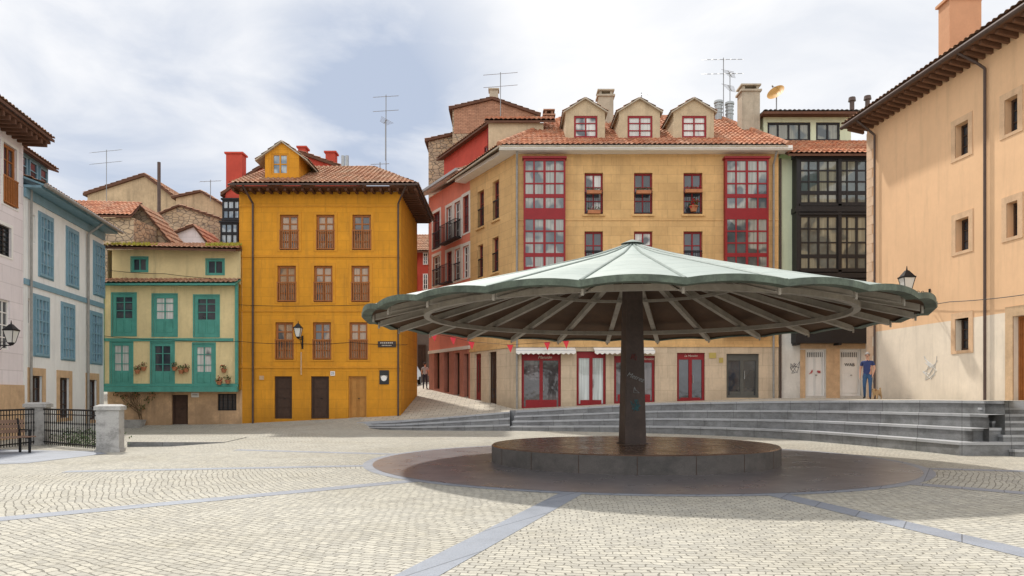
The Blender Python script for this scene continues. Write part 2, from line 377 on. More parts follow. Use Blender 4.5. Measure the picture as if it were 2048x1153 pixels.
def antenna(px,yb,yt,Y,boom=1.5,ang=0.,dense=6,label='thin metal tv antenna on a roof',tilt=.1):
    b=Vector(W3(px,yb,Y)); t=Vector(W3(px,yt,Y)); e=thing('tv_antenna',label,'antenna',b,'tv antennas on the roofs')
    mb=MB(); mb.cyl(b-Vector((0,0,.6)),t,.025,n=6); mb.obj('mast',e,[mAlu])
    mb=MB(); d=Vector((math.cos(ang),math.sin(ang),tilt)).normalized(); s=Vector((-math.sin(ang),math.cos(ang),0))
    for k,zz in enumerate((.1,)+((.9,) if (t-b).z>2.5 else ())):
        c=t-Vector((0,0,zz)); mb.cyl(c-d*boom*.5,c+d*boom*.5,.016,n=5)
        for i in range(dense):
            q=c+d*boom*(i/(dense-1)-.5); l=.34-.03*i
            mb.cyl(q-s*l-Vector((0,0,l*.4)),q+s*l+Vector((0,0,l*.4)),.01,n=4)
    mb.obj('antenna_array',e,[mAlu])
def textobj(s,F,u,z,v,size,mat,par,name='lettering',ang=0.,shear=0.):
    c=bpy.data.curves.new('t','FONT'); c.body=s; c.size=size; c.align_x='CENTER'; c.align_y='CENTER'; c.extrude=.004; c.shear=shear
    o=bpy.data.objects.new('t',c); COL.objects.link(o); dg=bpy.context.evaluated_depsgraph_get(); me=bpy.data.meshes.new_from_object(o.evaluated_get(dg)); bpy.data.objects.remove(o)
    ca,sa=math.cos(ang),math.sin(ang)
    for vt in me.vertices:
        x,y,zz=vt.co; x,y=x*ca-y*sa,x*sa+y*ca; vt.co=F.P(u+x,v+zz,z+y)
    me.materials.clear(); me.materials.append(mat)
    o=bpy.data.objects.new(name,me); COL.objects.link(o); attach(o,par); return o
# ------------------------------------------------------------------ terrain
def lerp_tab(t,x):
    if x<=t[0][0]:return t[0][1]
    for a,b in zip(t,t[1:]):
        if x<=b[0]: return a[1]+(b[1]-a[1])*(x-a[0])/(b[0]-a[0])
    return t[-1][1]
T36=[(-22,-.1),(-13.5,.02),(-5.5,.42),(0,.9),(6,1.22),(12.7,1.43),(40,1.43)]
def sm(x): x=max(0,min(1,x)); return x*x*(3-2*x)
def g_up(X,Y):
    z=lerp_tab(T36,X)
    if Y>36: z+=(.15*(min(Y,46)-36)+.05*max(0,min(Y,62)-46))*sm((2-X)/3+.2)
    else: z-=.035*(36-Y)*sm((7-X)/7)
    return z
def g_low(X,Y):
    z=g_up(X,Y)*sm((Y-29)/7)
    if X>-7.2: z=z*sm((-6.2-X)) if Y<60 else -.05
    return z
def arange(a,b,s):
    o=[];x=a
    while x<b-1e-6:o.append(x);x+=s
    return o
mb=MB()
xs=[-1500,-300,-60]+arange(-26,20,.5)+[20,60,300,1500]; ys=[-300,-40,0,10,20]+arange(28,62,.5)+[62,120,400,1500]
for y in ys:
    for x in xs: mb.v.append((x,y,g_low(x,y) if abs(x)<61 and y<63 else -.05))
n=len(xs)
for j in range(len(ys)-1):
    for i in range(n-1): q=j*n+i; mb.f.append((q,q+1,q+n+1,q+n)); mb.m.append(0)
gr=mb.obj('ground',None,[mCob],smooth=False); gr['kind']='structure'
def offs(c,d):
    out=[]
    for i,p in enumerate(c):
        ns=[]
        for a,b in((i-1,i),(i,i+1)):
            if a<0 or b>=len(c): continue
            t=Vector((c[b][0]-c[a][0],c[b][1]-c[a][1])).normalized(); ns.append(Vector((-t.y,t.x)))
        if len(ns)==1:n=ns[0]
        else: n=(ns[0]+ns[1])/(1+ns[0].dot(ns[1]))
        out.append((p[0]+n.x*d,p[1]+n.y*d))
    return out
def chaikin(c,it=2):
    for _ in range(it):
        o=[c[0]]
        for a,b in zip(c,c[1:]): o+=[(a[0]*.75+b[0]*.25,a[1]*.75+b[1]*.25),(a[0]*.25+b[0]*.75,a[1]*.25+b[1]*.75)]
        c=o+[c[-1]]
    return c
Cv=chaikin([(-.1,33.4),(3,32.7),(5.8,31.3),(8.3,29.2),(10.0,26.9),(11.0,23.6),(11.6,20.9),(11.75,19.7)])+[(13.2,19.62),(18,19.4)]
Lv=chaikin([(-6.9,34.6),(-4.2,33.6),(-2,33.3),(-.1,33.3)])
def steps(par,c,nt,tread,rise_fn,name='step',nose=.07):
    for k in range(nt):
        f=offs(c,k*tread); bk=offs(c,(k+1)*tread+(.03 if k<nt-1 else .5)); fo=offs(c,k*tread-.03)
        mb=MB()
        zt=[rise_fn(p)*(k+1)/nt for p in f]
        for i in range(len(c)-1):
            a,b,c2,d=f[i],f[i+1],bk[i+1],bk[i]; p,q=fo[i],fo[i+1]
            z0=-.2; h0=min(nose,zt[i]*.3);h1=min(nose,zt[i+1]*.3)
            mb.face([(a[0],a[1],z0),(b[0],b[1],z0),(b[0],b[1],zt[i+1]-h1),(a[0],a[1],zt[i]-h0)])
            mb.face([(a[0],a[1],zt[i]-h0),(b[0],b[1],zt[i+1]-h1),(q[0],q[1],zt[i+1]-h1),(p[0],p[1],zt[i]-h0)],1)
            mb.face([(p[0],p[1],zt[i]-h0),(q[0],q[1],zt[i+1]-h1),(q[0],q[1],zt[i+1]),(p[0],p[1],zt[i])],1)
            mb.face([(p[0],p[1],zt[i]),(q[0],q[1],zt[i+1]),(c2[0],c2[1],zt[i+1]),(d[0],d[1],zt[i])],1)
        for i in(0,len(c)-1):
            a,d=f[i],bk[i]; mb.face([(a[0],a[1],-.2),(d[0],d[1],-.2),(d[0],d[1],zt[i]),(a[0],a[1],zt[i])],1)
        mb.obj(name,par,[mGran,mNose])
def topz(p):
    x,y=p; return g_up(x,min(y,34))
es=thing('stone_steps','curved tiers of stained grey granite steps below the terrace','steps',(6,30,0))
steps(es,Cv,4,.46,topz)
for k in range(4):
    mb=MB(); y0=19.62-.03+k*.46; h=(k+.5)*.355
    mb.box(W,13.0,17.8,-y0,-(y0-.21),-.1,h-.06); mb.box(W,12.98,17.8,-y0,-(y0-.235),h-.059,h,1); mb.obj('half_step',es,[mGran,mNose])
el=thing('stone_steps','low fading flight of grey stone steps beside the sloping street','steps',(-3,33.5,0))
steps(el,Lv,3,.4,lambda p: max(.06,g_up(p[0],34.3)))
mb=MB()
ce=offs(Cv,1.7); cl=offs(Lv,1.15)
def fronty(X):
    c=cl if X<-.1 else ce
    if X>=12.9: return 21.15
    best=None
    for a,b in zip(c,c[1:]):
        if min(a[0],b[0])<=X<=max(a[0],b[0]) and abs(a[0]-b[0])>1e-6:
            y=a[1]+(b[1]-a[1])*(X-a[0])/(b[0]-a[0]); best=y if best is None else min(best,y)
    if best: return best
    return 35.5 if X<0 else (35.0 if X<1 else 34.)
Xs=arange(-7.3,-.1,.4)+[-.11,-.09]+arange(.2,11.2,.4)+arange(11.2,13,.1)+arange(13,30,1)
cols=[]
for X in Xs:
    y0=fronty(X)-.25
    yy=[y0+(36-y0)*i/8 for i in range(8)]+arange(36,63,1)
    cols.append([(X,y,g_up(X,max(y,y0+.25)) +.004) for y in yy])
nn=len(cols[0])
for c in cols: mb.v+=c
for i in range(len(cols)-1):
    for j in range(nn-1): q=i*nn+j; mb.f.append((q,q+nn,q+nn+1,q+1)); mb.m.append(0)
for i in range(len(cols)-1):     # kerb face closing the front edge
    a=cols[i][0];b=cols[i+1][0]; mb.face([(a[0],a[1],-.2),(b[0],b[1],-.2),b,a],1)
for j in range(nn-1):
    a=cols[0][j];b=cols[0][j+1]; mb.face([(a[0],a[1],a[2]-.6),(b[0],b[1],b[2]-.6),b,a],0)
def flagmat():
    m,N,b,g=newmat('street_slabs')
    br=N.add('ShaderNodeTexBrick'); N.put(br,'Vector',g); setin(br,'Scale',1.);setin(br,'Brick Width',.55);setin(br,'Row Height',.35);setin(br,'Mortar Size',.015)
    setin(br,'Color1',(.54,.49,.40,1));setin(br,'Color2',(.42,.38,.32,1));setin(br,'Mortar',(.18,.16,.12,1))
    out=N.mix(N.mr(N.noise(g,1.2,7,.7),.4,.7,0,.45),br.outputs[0],(.3,.27,.22))
    N.l.new(out,b.inputs['Base Color']); setin(b,'Roughness',.9); return m
t=mb.obj('terrace_pavement',None,[flagmat(),mNose],smooth=False); t['kind']='structure'
CC=(2.92,18.2)
def disc(name,r0,r1,z,mat,n=96):
    mb=MB()
    for i in range(n):
        a=2*math.pi*i/n;b=2*math.pi*(i+1)/n
        P=lambda r,q:(CC[0]+r*math.cos(q),CC[1]+r*math.sin(q),z)
        if r0>0: mb.face([P(r0,a),P(r1,a),P(r1,b),P(r0,b)])
        else: mb.face([(CC[0],CC[1],z),P(r1,a),P(r1,b)])
    o=mb.obj(name,None,[mat]); o['kind']='structure'
disc('paving_ring',6.0,6.42,.005,mStrip)
disc('dark_paving_circle',0,6.2,.009,mDisc)
for ang,rm in((-48,26),(-18,26),(12,24),(42,20),(72,8.3),(-78,12.5),(-108,11.5)):
    a=math.radians(ang); d=(math.sin(a),-math.cos(a)); s=(d[1],-d[0]); mb=MB(); w=.19
    P=lambda r,k:(CC[0]+d[0]*r+s[0]*k,CC[1]+d[1]*r+s[1]*k,.004)
    mb.face([P(6.41,-w),P(6.41,w),P(rm,w),P(rm,-w)]); o=mb.obj('paving_strip',None,[mStrip]); o['kind']='structure'
mb=MB(); pg=[(-16.5,22.2),(-11.8,21.2),(-11.0,20.4),(-11.3,17.5),(-14.,16),(-20,15),(-20,21)]
mb.face([(x,y,.006) for x,y in pg[::-1]]); o=mb.obj('flagstone_path',None,[mStrip]); o['kind']='structure'
ek=thing('low_stone_ledge','low grey stone ledge edging the raised cobbles','ledge',(-10.6,24,0))
mb=MB(); top=[(-11.8,23.0,.15),(-10.6,23.2,.13),(-9.6,25.0,.015),(-9.9,28,.015),(-11.9,26.5,.13)]
mb.slab([Vector(p) for p in top],.3); mb.face([(p[0],p[1],p[2]+.004) for p in top],1); mb.obj('ledge_slab',ek,[mGran,mCob])
# ------------------------------------------------------------------ canopy
ec=thing('canopy_shelter','giant umbrella-shaped metal canopy on a single dark column','canopy',(CC[0],CC[1],0))
NS=24; RR=6.38; ph=math.atan2(-18.2,-2.92)+math.pi/NS
def prof(r): 
    t=r/RR; return 3.43+1.73*(1-t)+.12*max(0,1-t*4)**1.5
def canopy_pt(i,j,nj,t,dz=0):
    w=j/nj; q=ph+2*math.pi*(i+w)/NS; b=1-(2*w-1)**2; r=t*RR*(1+.003*b)
    return (CC[0]+r*math.cos(q),CC[1]+r*math.sin(q),prof(t*RR)+.065*b*t**1.3+dz)
def canopymat():
    m,N,b,g=newmat('grey_green_roof_sheet')
    sx=N.add('ShaderNodeSeparateXYZ'); N.put(sx,0,g)
    dx=N.math('SUBTRACT',sx.outputs[0],CC[0]); dy=N.math('SUBTRACT',sx.outputs[1],CC[1])
    r=N.math('SQRT',N.math('ADD',N.math('MULTIPLY',dx,dx),N.math('MULTIPLY',dy,dy)))
    th=N.math('ARCTAN2',dy,dx)
    sec=N.math('FLOOR',N.math('MULTIPLY',N.math('SUBTRACT',th,ph),NS/2/math.pi))
    fr=N.math('FRACT',N.math('ADD',N.math('DIVIDE',r,.82),N.math('MULTIPLY',sec,.37)))
    ln=N.mr(fr,.0,.04,1,0)
    f=N.mr(N.noise(g,.9,7,.7),.35,.68)
    out=N.mix(f,(.31,.365,.335),(.43,.48,.445))
    wn=N.add('ShaderNodeTexWhiteNoise',noise_dimensions='1D'); N.put(wn,'W',sec)
    out=N.mix(N.math('MULTIPLY',wn.outputs[0],.35),out,(.28,.335,.31))
    out=N.mix(N.math('MULTIPLY',ln,.65),out,(.10,.14,.125))
    out=N.mix(N.mr(N.noise(g,4,6,.8),.55,.75,0,.35),out,(.22,.25,.225))
    out=N.mix(N.mr(r,6.15,6.4,0,.45),out,(.17,.24,.20))
    N.l.new(out,b.inputs['Base Color']); setin(b,'Roughness',.5); setin(b,'Metallic',.1)
    bp=N.add('ShaderNodeBump'); setin(bp,'Strength',.4); setin(bp,'Distance',.02); N.put(bp,'Height',N.math('ADD',ln,N.math('MULTIPLY',N.noise(g,3,4),.5))); N.l.new(bp.outputs[0],b.inputs['Normal'])
    return m
mb=MB(); nj=8;nk=12
for i in range(NS):
    k=len(mb.v)
    for a in range(nk+1):
        for j in range(nj+1): mb.v.append(canopy_pt(i,j,nj,max(.01,a/nk)))
    for a in range(nk):
        for j in range(nj): q=k+a*(nj+1)+j; mb.f.append((q,q+nj+1,q+nj+2,q+1)); mb.m.append(0)
mb.obj('canopy_roof',ec,[canopymat()],smooth=True)
mb=MB()
for i in range(NS):
    for a in range(nk):
        p=canopy_pt(i,0,nj,max(.02,a/nk),.012); q=canopy_pt(i,0,nj,(a+1)/nk,.012); mb.cyl(p,q,.024,n=5,caps=False)
mb.cyl((CC[0],CC[1],prof(0)-.02),(CC[0],CC[1],prof(0)+.08),.28,.04,n=16)
mSeam=M('seam_metal',(.24,.28,.255),.5,.2,3,.1); mb.obj('standing_seams',ec,[mSeam])
mPat=M('patinated_rim',(.10,.125,.095),.7,.5,2.5,.5,15,streak=.95)
mb=MB()
for i in range(NS):
    for j in range(nj):
        a=canopy_pt(i,j,nj,1);b=canopy_pt(i,j+1,nj,1)
        o1=1.008
        ex=lambda p,z:(CC[0]+(p[0]-CC[0])*o1,CC[1]+(p[1]-CC[1])*o1,p[2]+z)
        mb.face([ex(a,.012),ex(b,.012),ex(b,-.10),ex(a,-.10)]); 
        inn=lambda p:(CC[0]+(p[0]-CC[0])*.975,CC[1]+(p[1]-CC[1])*.975,p[2]-.10)
        mb.face([ex(a,-.10),ex(b,-.10),inn(b),inn(a)])
mb.obj('rim',ec,[mPat],smooth=False)
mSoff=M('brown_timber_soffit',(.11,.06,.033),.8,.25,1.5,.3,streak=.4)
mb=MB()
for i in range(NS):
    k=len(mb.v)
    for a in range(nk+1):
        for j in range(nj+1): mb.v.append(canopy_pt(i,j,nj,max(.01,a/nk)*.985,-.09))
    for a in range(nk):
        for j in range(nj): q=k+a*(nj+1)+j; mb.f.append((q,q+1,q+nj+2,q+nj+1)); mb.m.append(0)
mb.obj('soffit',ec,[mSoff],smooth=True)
mRib=M('grey_painted_steel',(.40,.36,.305),.6,.22,2,.2,streak=.35)
def zz(r): return prof(r)-.09
for i in range(NS):
    q=ph+2*math.pi*i/NS; F=Fr(CC,(math.cos(q),math.sin(q))); mb=MB()
    r0,r1=.25,6.14
    w=.035
    P=F.P
    mb.hexa([P(r0,-w,zz(r0)-.28),P(r1,-w,zz(r1)-.11),P(r1,w,zz(r1)-.11),P(r0,w,zz(r0)-.28),P(r0,-w,zz(r0)),P(r1,-w,zz(r1)),P(r1,w,zz(r1)),P(r0,w,zz(r0))])
    w=.065
    mb.hexa([P(r0,-w,zz(r0)-.305),P(r1,-w,zz(r1)-.135),P(r1,w,zz(r1)-.135),P(r0,w,zz(r0)-.305),P(r0,-w,zz(r0)-.283),P(r1,-w,zz(r1)-.113),P(r1,w,zz(r1)-.113),P(r0,w,zz(r0)-.283)])
    mb.cyl(P(6.18,0,zz(6.18)-.17),P(6.18,0,zz(6.18)-.02),.026,n=6)
    mb.obj('rib',ec,[mRib])
mb=MB(); n=96; zr=prof(5)-.09
RP=lambda r,q,z:(CC[0]+r*math.cos(q),CC[1]+r*math.sin(q),z)
for i in range(n):
    a=2*math.pi*i/n;b=2*math.pi*(i+1)/n
    mb.hexa([RP(4.89,a,zr-.27),RP(5.03,a,zr-.27),RP(5.03,b,zr-.27),RP(4.89,b,zr-.27),RP(4.89,a,zr-.16),RP(5.03,a,zr-.16),RP(5.03,b,zr-.16),RP(4.89,b,zr-.16)])
mb.obj('ring_beam',ec,[mRib])
mb=MB()
for i in range(48):
    a=2*math.pi*i/48;b=2*math.pi*(i+1)/48
    mb.hexa([RP(2.4,a,4.13),RP(2.48,a,4.13),RP(2.48,b,4.13),RP(2.4,b,4.13),RP(2.4,a,4.2),RP(2.48,a,4.2),RP(2.48,b,4.2),RP(2.4,b,4.2)])
mb.obj('ring_beam',ec,[mRib])
mColm=M('dark_brown_steel_column',(.085,.06,.05),.55,.35,1.6,.4,15,streak=.5)
mb=MB(); Fc=Fr(CC,(math.cos(math.radians(12)),math.sin(math.radians(12))))
zc=4.75
mb.hexa([Fc.P(-.27,-.22,.4),Fc.P(.27,-.22,.4),Fc.P(.27,.22,.4),Fc.P(-.27,.22,.4),Fc.P(-.18,-.16,zc),Fc.P(.18,-.16,zc),Fc.P(.18,.16,zc),Fc.P(-.18,.16,zc)])
mb.box(Fc,-.31,.31,-.26,.26,.41,.44)
col=mb.obj('column',ec,[mColm])
def vcol(z): return .22-.06*(z-.4)/(zc-.4)+.004
mb=MB(); FR=3.41; n=72
ring=[(CC[0]+FR*math.cos(2*math.pi*i/n),CC[1]+FR*math.sin(2*math.pi*i/n)) for i in range(n)]
rin=[(CC[0]+(FR-.03)*math.cos(2*math.pi*i/n),CC[1]+(FR-.03)*math.sin(2*math.pi*i/n)) for i in range(n)]
for i in range(n):
    j=(i+1)%n; mb.face([(*ring[i],0),(*ring[j],0),(*ring[j],.385),(*ring[i],.385)],0); mb.face([(*ring[i],.385),(*ring[j],.385),(*rin[j],.41),(*rin[i],.41)],1)
mb.face([(*p,.41) for p in rin],1)
for i in range(0,n,4):
    q=2*math.pi*(i+.5)/n; F2=Fr(CC,(math.cos(q),math.sin(q))); mb.box(F2,FR-.04,FR+.001,-.006,.006,.01,.38,2)
mb.obj('plinth',ec,[mBaseSide,mBaseTop,mDkW])
mGr1=M('pale_spray_paint',(.30,.31,.31),.6,.2);mGr2=M('teal_spray_paint',(.05,.15,.17),.6,.2);mGr3=M('red_spray_paint',(.5,.05,.05),.6,.05);mGr4=M('faded_red_spray',(.17,.045,.04),.6,.2)
textobj('Metrez',Fc,.0,2.02,vcol(1.9),.155,mGr1,col,'graffiti',-.35,.3)
def scribble(par,F,u,z,v,s,mat,n=14,seed=1,name='graffiti',r=.009):
    rnd=random.Random(seed); mb=MB(); p=(u,z)
    for i in range(n):
        q=(u+rnd.uniform(-s,s),z+rnd.uniform(-s,s)*1.2); 
        mb.cyl(F.P(p[0],v,p[1]),F.P(q[0],v,q[1]),r,n=4); p=q
    mb.obj(name,par,[mat])
scribble(col,Fc,0,1.35,vcol(1.3),.13,mGr2,26,3,r=.006); scribble(col,Fc,-.04,2.5,vcol(2.45),.08,mGr4,12,5,r=.006); scribble(col,Fc,.02,1.7,vcol(1.65),.08,mGr1,9,8,r=.005)
# ------------------------------------------------------------------ MAIN BUILDING
em=thing('sandstone_apartment_building','sandstone apartment block with wine-red glazed galleries and clay tile roof','building',(6.5,36,1))
F=Fr((0.14,36),(1,0)); uR=F.at(1557)[0]; zE=13.15
tops=[F.R(a,b,346,429) for a,b in((1169,1206),(1268,1305),(1367,1405))]
mids=[F.R(a,b,463,545) for a,b in((1169,1206),(1268,1305),(1367,1405))]
lows=[F.R(a,b,580,662) for a,b in((1169,1206),(1268,1305),(1367,1405))]
zS=F.at(0,692)[1]
shops=dict(a=F.R(1043,1122,708,819),b=F.R(1153,1212,703,813),c=F.R(1228,1310,712,808),d=F.R(1354,1410,706,804),e=F.R(1453,1518,708,796))
mb=MB()
wall(mb,F,0,uR,zS,zE,tops+mids+lows,.25); wall(mb,F,0,uR,.3,zS,list(shops.values()),.3,mi=1)
Fs=Fr((0.14,36),(-.533,1),-1); uS=Fs.at(940)[0]
sT=[Fs.R(a,b,c,d) for a,b,c,d in((985,998,362,440),(955,968,382,455),(984,997,475,545),(955,966,490,556),(984,997,590,650),(955,966,596,655))]
sB=[Fs.R(978,993,704,818),Fs.R(950,962,708,806)]
wall(mb,Fs,0,uS,zS,zE,sT,.25); wall(mb,Fs,0,uS,.3,zS,sB,.3,mi=1)
P0=Fs.P(uS,0,0); P1=F.P(uR,-9,0)
for a,b in(((P0[0],P0[1]),(P0[0]+3,P0[1]+6)),((P0[0]+3,P0[1]+6),(P1[0],P1[1])),((P1[0],P1[1]),F.P(uR,0,0)[:2])):
    mb.face([(*a,.3),(*b,.3),(*b,zE),(*a,zE)],0)
mb.obj('wall',em,[mSand,mSandL])
for k,r in enumerate(tops+mids+lows): window(em,F,r,mRed,[gCur,gDk,gDk,gDk,gCur,gDk,gDk,gCur,gDk][k],1,2,.08,-.2,rail=(mIron,1.0,-.04,False),sill=mSand,mw=.07)
for r in sT: window(em,Fs,r,mRedB,gDk,1,2,.07,-.2,rail=(mIron,.95,-.04,False),sill=mSand)
for i,r in enumerate(sB): door(em,Fs,r,[mDkW,mRedB][i],gDk)
mb=MB(); mb.box(F,-.02,uR,-.01,.05,zS-.06,zS+.06); mb.box(Fs,.0,uS,-.01,.05,zS-.06,zS+.06)
mb.box(F,0,uR,-.01,.03,F.at(0,440)[1]-.04,F.at(0,440)[1]+.04); mb.obj('string_course',em,[mSand])
def gallery(par,F,x0,x1,yt,yb,nv,nh,mf,mg,out=.4,bands=(),name='gallery'):
    u0,u1,z0,z1=F.R(x0,x1,yt,yb); mb=MB(); g=.003
    t=.09
    for u in(u0,u1-t): mb.box(F,u,u+t,g,out,z0,z1)
    mb.box(F,u0+t+.001,u1-t-.001,g,out,z0,z0+.08); mb.box(F,u0+t+.001,u1-t-.001,g,out,z1-.1,z1)
    mb.box(F,u0-.06,u1+.06,g,out+.08,z1+.002,z1+.1); mb.box(F,u0-.04,u1+.04,g,out+.05,z0-.1,z0-.002)
    for i in range(1,nv):
        c=u0+(u1-u0)*i/nv; s=.055 if i%2==0 else .036; mb.box(F,c-s,c+s,out-.09,out-.015,z0+.08,z1-.1)
    bz=[(F.at((x0+x1)/2,b)[1],F.at((x0+x1)/2,a)[1]) for a,b in bands]
    for a,b in bz: mb.box(F,u0+t+.001,u1-t-.001,out-.1,out-.005,a,b)
    segs=[]; cur=z0
    for a,b in sorted(bz): segs.append((cur,a)); cur=b
    segs.append((cur,z1))
    for a,b in segs:
        if b-a<.5: continue
        for k in range(1,nh):
            c=a+(b-a)*k/nh; s=.09 if k==1 else .034; mb.box(F,u0+t,u1-t,out-.085,out-.02,c-s,c+s)
    w=mb.obj(name,par,[mf])
    mb=MB(); mb.face([F.P(u0+.03,out-.05,z0+.05),F.P(u1-.03,out-.05,z0+.05),F.P(u1-.03,out-.05,z1-.05),F.P(u0+.03,out-.05,z1-.05)])
    mb.obj('glass',w,[mg]); return w
gRg=glassmat('gallery_glass',(.04,.05,.055),.12,(.36,.36,.32))
gBk=glassmat('dark_gallery_glass',(.035,.05,.05),.2,(.26,.27,.21))
for x0,x1 in((1047,1130),(1447,1533)): gallery(em,F,x0,x1,322,668,4,4,mRed,gRg,.32,bands=((420,442),(536,560)))
zr=13.3
mb=MB()
mb.box(F,-.75,uR+.45,.002,.62,zE+.0,zE+.17); mb.box(F,-.72,uR+.42,.55,.7,zE+.05,zE+.2)
mb.box(Fs,-.2,uS+.6,.002,.62,zE+.002,zE+.172)
mb.obj('eaves_cornice',em,[mWhite])
e0=(-.62,35.28,zr+.03);e1=(13.0,35.28,zr+.03);rd0=(2.93,41.5,16.9);rd1=(11.4,41.5,16.9)
roof(em,[(e0,e1,rd1,rd0),((-3.6,41.3,zr+.03),e0,rd0,(2.0,44.5,16.9)),(e1,(13.3,43,zr+.03),(11.5,42,16.9),rd1)],mTile,.08,under=mConc)
mb=MB()
for a,b in((e0,rd0),(e1,rd1),(rd0,rd1)):
    a=Vector(a)+Vector((0,0,.07));b=Vector(b)+Vector((0,0,.07)); k=int((b-a).length/.4)
    for i in range(k): mb.cyl(a.lerp(b,i/k),a.lerp(b,(i+1.1)/k),.13,.11,n=8)
mb.obj('ridge_tiles',em,[mTile])
Fd=Fr((0,36.5),(1,0))
for (x0,x1) in((1131,1210),(1238,1320),(1347,1428)):
    dormer(em,Fd,x0,x1,197,222,278,(x0+17,x1-15,232,276),4,mDorm,mRed,gCur if x0!=1238 else gWh,mTileB,1,2)
mb=MB(); mb.box(W,-1.2,1.6,-39.6,-38.2,14.0,15.45); sd=mb.obj('dormer',em,[mDorm])
roof(sd,[((-1.4,38.0,15.5),(2.2,38.0,15.5),(2.2,39.2,16.1),(-1.4,39.2,16.1))],mTile,name='dormer_roof')
window(sd,Fr((-1.202,39.4),(0,-1),1),(.2,.95,14.5,15.3),mRed,gDk,1,1,v=.03)
chimney(em,Fr((0,40),(1,0)),1197,1227,193,250,.7,mConc)
chimney(em,Fr((0,38.3),(1,0)),1484,1520,183,275,.8,mConc)
chimney(em,Fr((0,43),(1,0)),1088,1108,232,255,.6,mBrick)
mb=MB()
for px,yt in((1437,207),(1459,210)):
    a=W3(px,245,41);b=W3(px,yt,41); mb.cyl(a,b,.2,n=14); mb.cyl(b,(b[0],b[1],b[2]+.12),.26,.24,n=14)
    for k in range(3): mb.cyl((b[0],b[1],b[2]-.15-.2*k),(b[0],b[1],b[2]-.1-.2*k),.23,n=14)
mb.obj('flue_pipe',em,[mZinc],smooth=False)
for px in(1034,1546):
    u=F.at(px)[0]; pipe(em,[F.P(u,.5,zE-.02),F.P(u,.09,zE-.5),F.P(u,.09,g_up(6,36)-.2 if px>1100 else .8)],.05,mPipeG)
def shopfront(r,parts,mf,mg,base=.45,lab=None):
    u0,u1,z0,z1=r; mb=MB(); v=-.18
    mb.box(F,u0+.004,u0+.12,v-.05,v+.05,z0,z1-.004);mb.box(F,u1-.12,u1-.004,v-.05,v+.05,z0,z1-.004);mb.box(F,u0+.12,u1-.12,v-.05,v+.05,z1-.32,z1-.004)
    mb.box(F,u0+.12,u1-.12,v-.05,v+.05,z0,z0+.12)
    for i in range(1,parts):
        c=u0+(u1-u0)*i/parts; mb.box(F,c-.08,c+.08,v-.045,v+.045,z0+.12,z1-.32)
    for i in range(parts):
        a=u0+.12+(u1-u0-.24)*i/parts;b=u0+.12+(u1-u0-.24)*(i+1)/parts; mb.box(F,a+.08,b-.08,v-.03,v+.02,z0+.12,z0+base)
    d=mb.obj('shop_door',em,[mf],label=lab); mb=MB(); mb.face([F.P(u0+.05,v-.01,z0+.1),F.P(u1-.05,v-.01,z0+.1),F.P(u1-.05,v-.01,z1-.2),F.P(u0+.05,v-.01,z1-.2)]); mb.obj('glass',d,[mg])
    mb=MB(); mb.cyl(F.P((u0+u1)/2+.12,v+.07,z0+.9),F.P((u0+u1)/2+.12,v+.07,z0+1.3),.018,n=6); mb.obj('handle',d,[mZinc])
    return d
gShop=glassmat('shop_glass',(.03,.026,.026),.1,(.16,.14,.14)); gFrost=glassmat('frosted_shop_glass',(.5,.56,.55),1.,(.62,.68,.66))
s1=shopfront(shops['a'],2,mRed,gShop);s2=shopfront(shops['b'],2,mRed,gFrost,.3);s3=shopfront(shops['c'],3,mRed,gShop);s4=shopfront(shops['d'],2,mRed,gDk,.2)
mGD=M('grey_metal_door',(.10,.10,.09),.5,.2); s5=shopfront(shops['e'],2,mGD,gDk,.3)
textobj('Mansión',F,F.at(1090)[0],F.at(0,715)[1],-.12,.2,mText,s1,shear=.3)
textobj('Mansión',F,F.at(1297)[0],F.at(0,718)[1],-.12,.17,mText,s3,shear=.3)
textobj('La Mansión',F,F.at(1383)[0],F.at(0,712)[1],-.12,.14,mText,s4,shear=.3)
mb=MB()
for x0,x1,y0,y1 in((1418,1432,706,717),(1438,1446,716,726)):
    u0,u1,z0,z1=F.R(x0,x1,y0,y1); mb.box(F,u0,u1,.0,.03,z0,z1)
mb.obj('notice_plaque',em,[M('yellowish_plaque',(.45,.35,.1),.5)])
mFl=M('red_petals',(.5,.015,.03),.6,.3,20); mLeaf=M('plant_leaves',(.06,.11,.025),.7,.4,12); mTerra=M('terracotta',(.42,.17,.08),.8,.2,4); mFlP=M('pink_petals',(.6,.1,.2),.6,.2,20)
def plant(c,r,par=None,n=60,fl=mFl,frac=.3,ztop=1.,name='foliage',seed=0):
    rnd=random.Random(seed+int(c[0]*100)); mb=MB()
    for i in range(n):
        d=Vector((rnd.gauss(0,1),rnd.gauss(0,1),rnd.gauss(0,1))).normalized()*r*rnd.uniform(.3,1); d.z*=ztop
        p=Vector(c)+d; s=r*rnd.uniform(.14,.3); a=Vector((rnd.gauss(0,1),rnd.gauss(0,1),rnd.gauss(0,1))).normalized(); b=a.cross(Vector((rnd.random(),rnd.random(),1))).normalized()
        mb.face([p-a*s,p+b*s*.6,p+a*s,p-b*s*.6],1 if rnd.random()<frac else 0)
    return mb.obj(name,par,[mLeaf,fl])
def pot(loc,r,label,fl=mFl,frac=.3,h=None,group='potted plants on the facades'):
    h=h or r*1.3; e=thing('flower_pot',label,'flower pot',loc,group); mb=MB(); x,y,z=loc
    mb.cyl((x,y,z),(x,y,z+h),r*.65,r,n=12); mb.cyl((x,y,z+h-.03),(x,y,z+h+.01),r*1.1,r*1.1,n=12); mb.obj('pot',e,[mTerra]); plant((x,y,z+h+r*.6),r*1.5,e,70,fl,frac,name='plant')
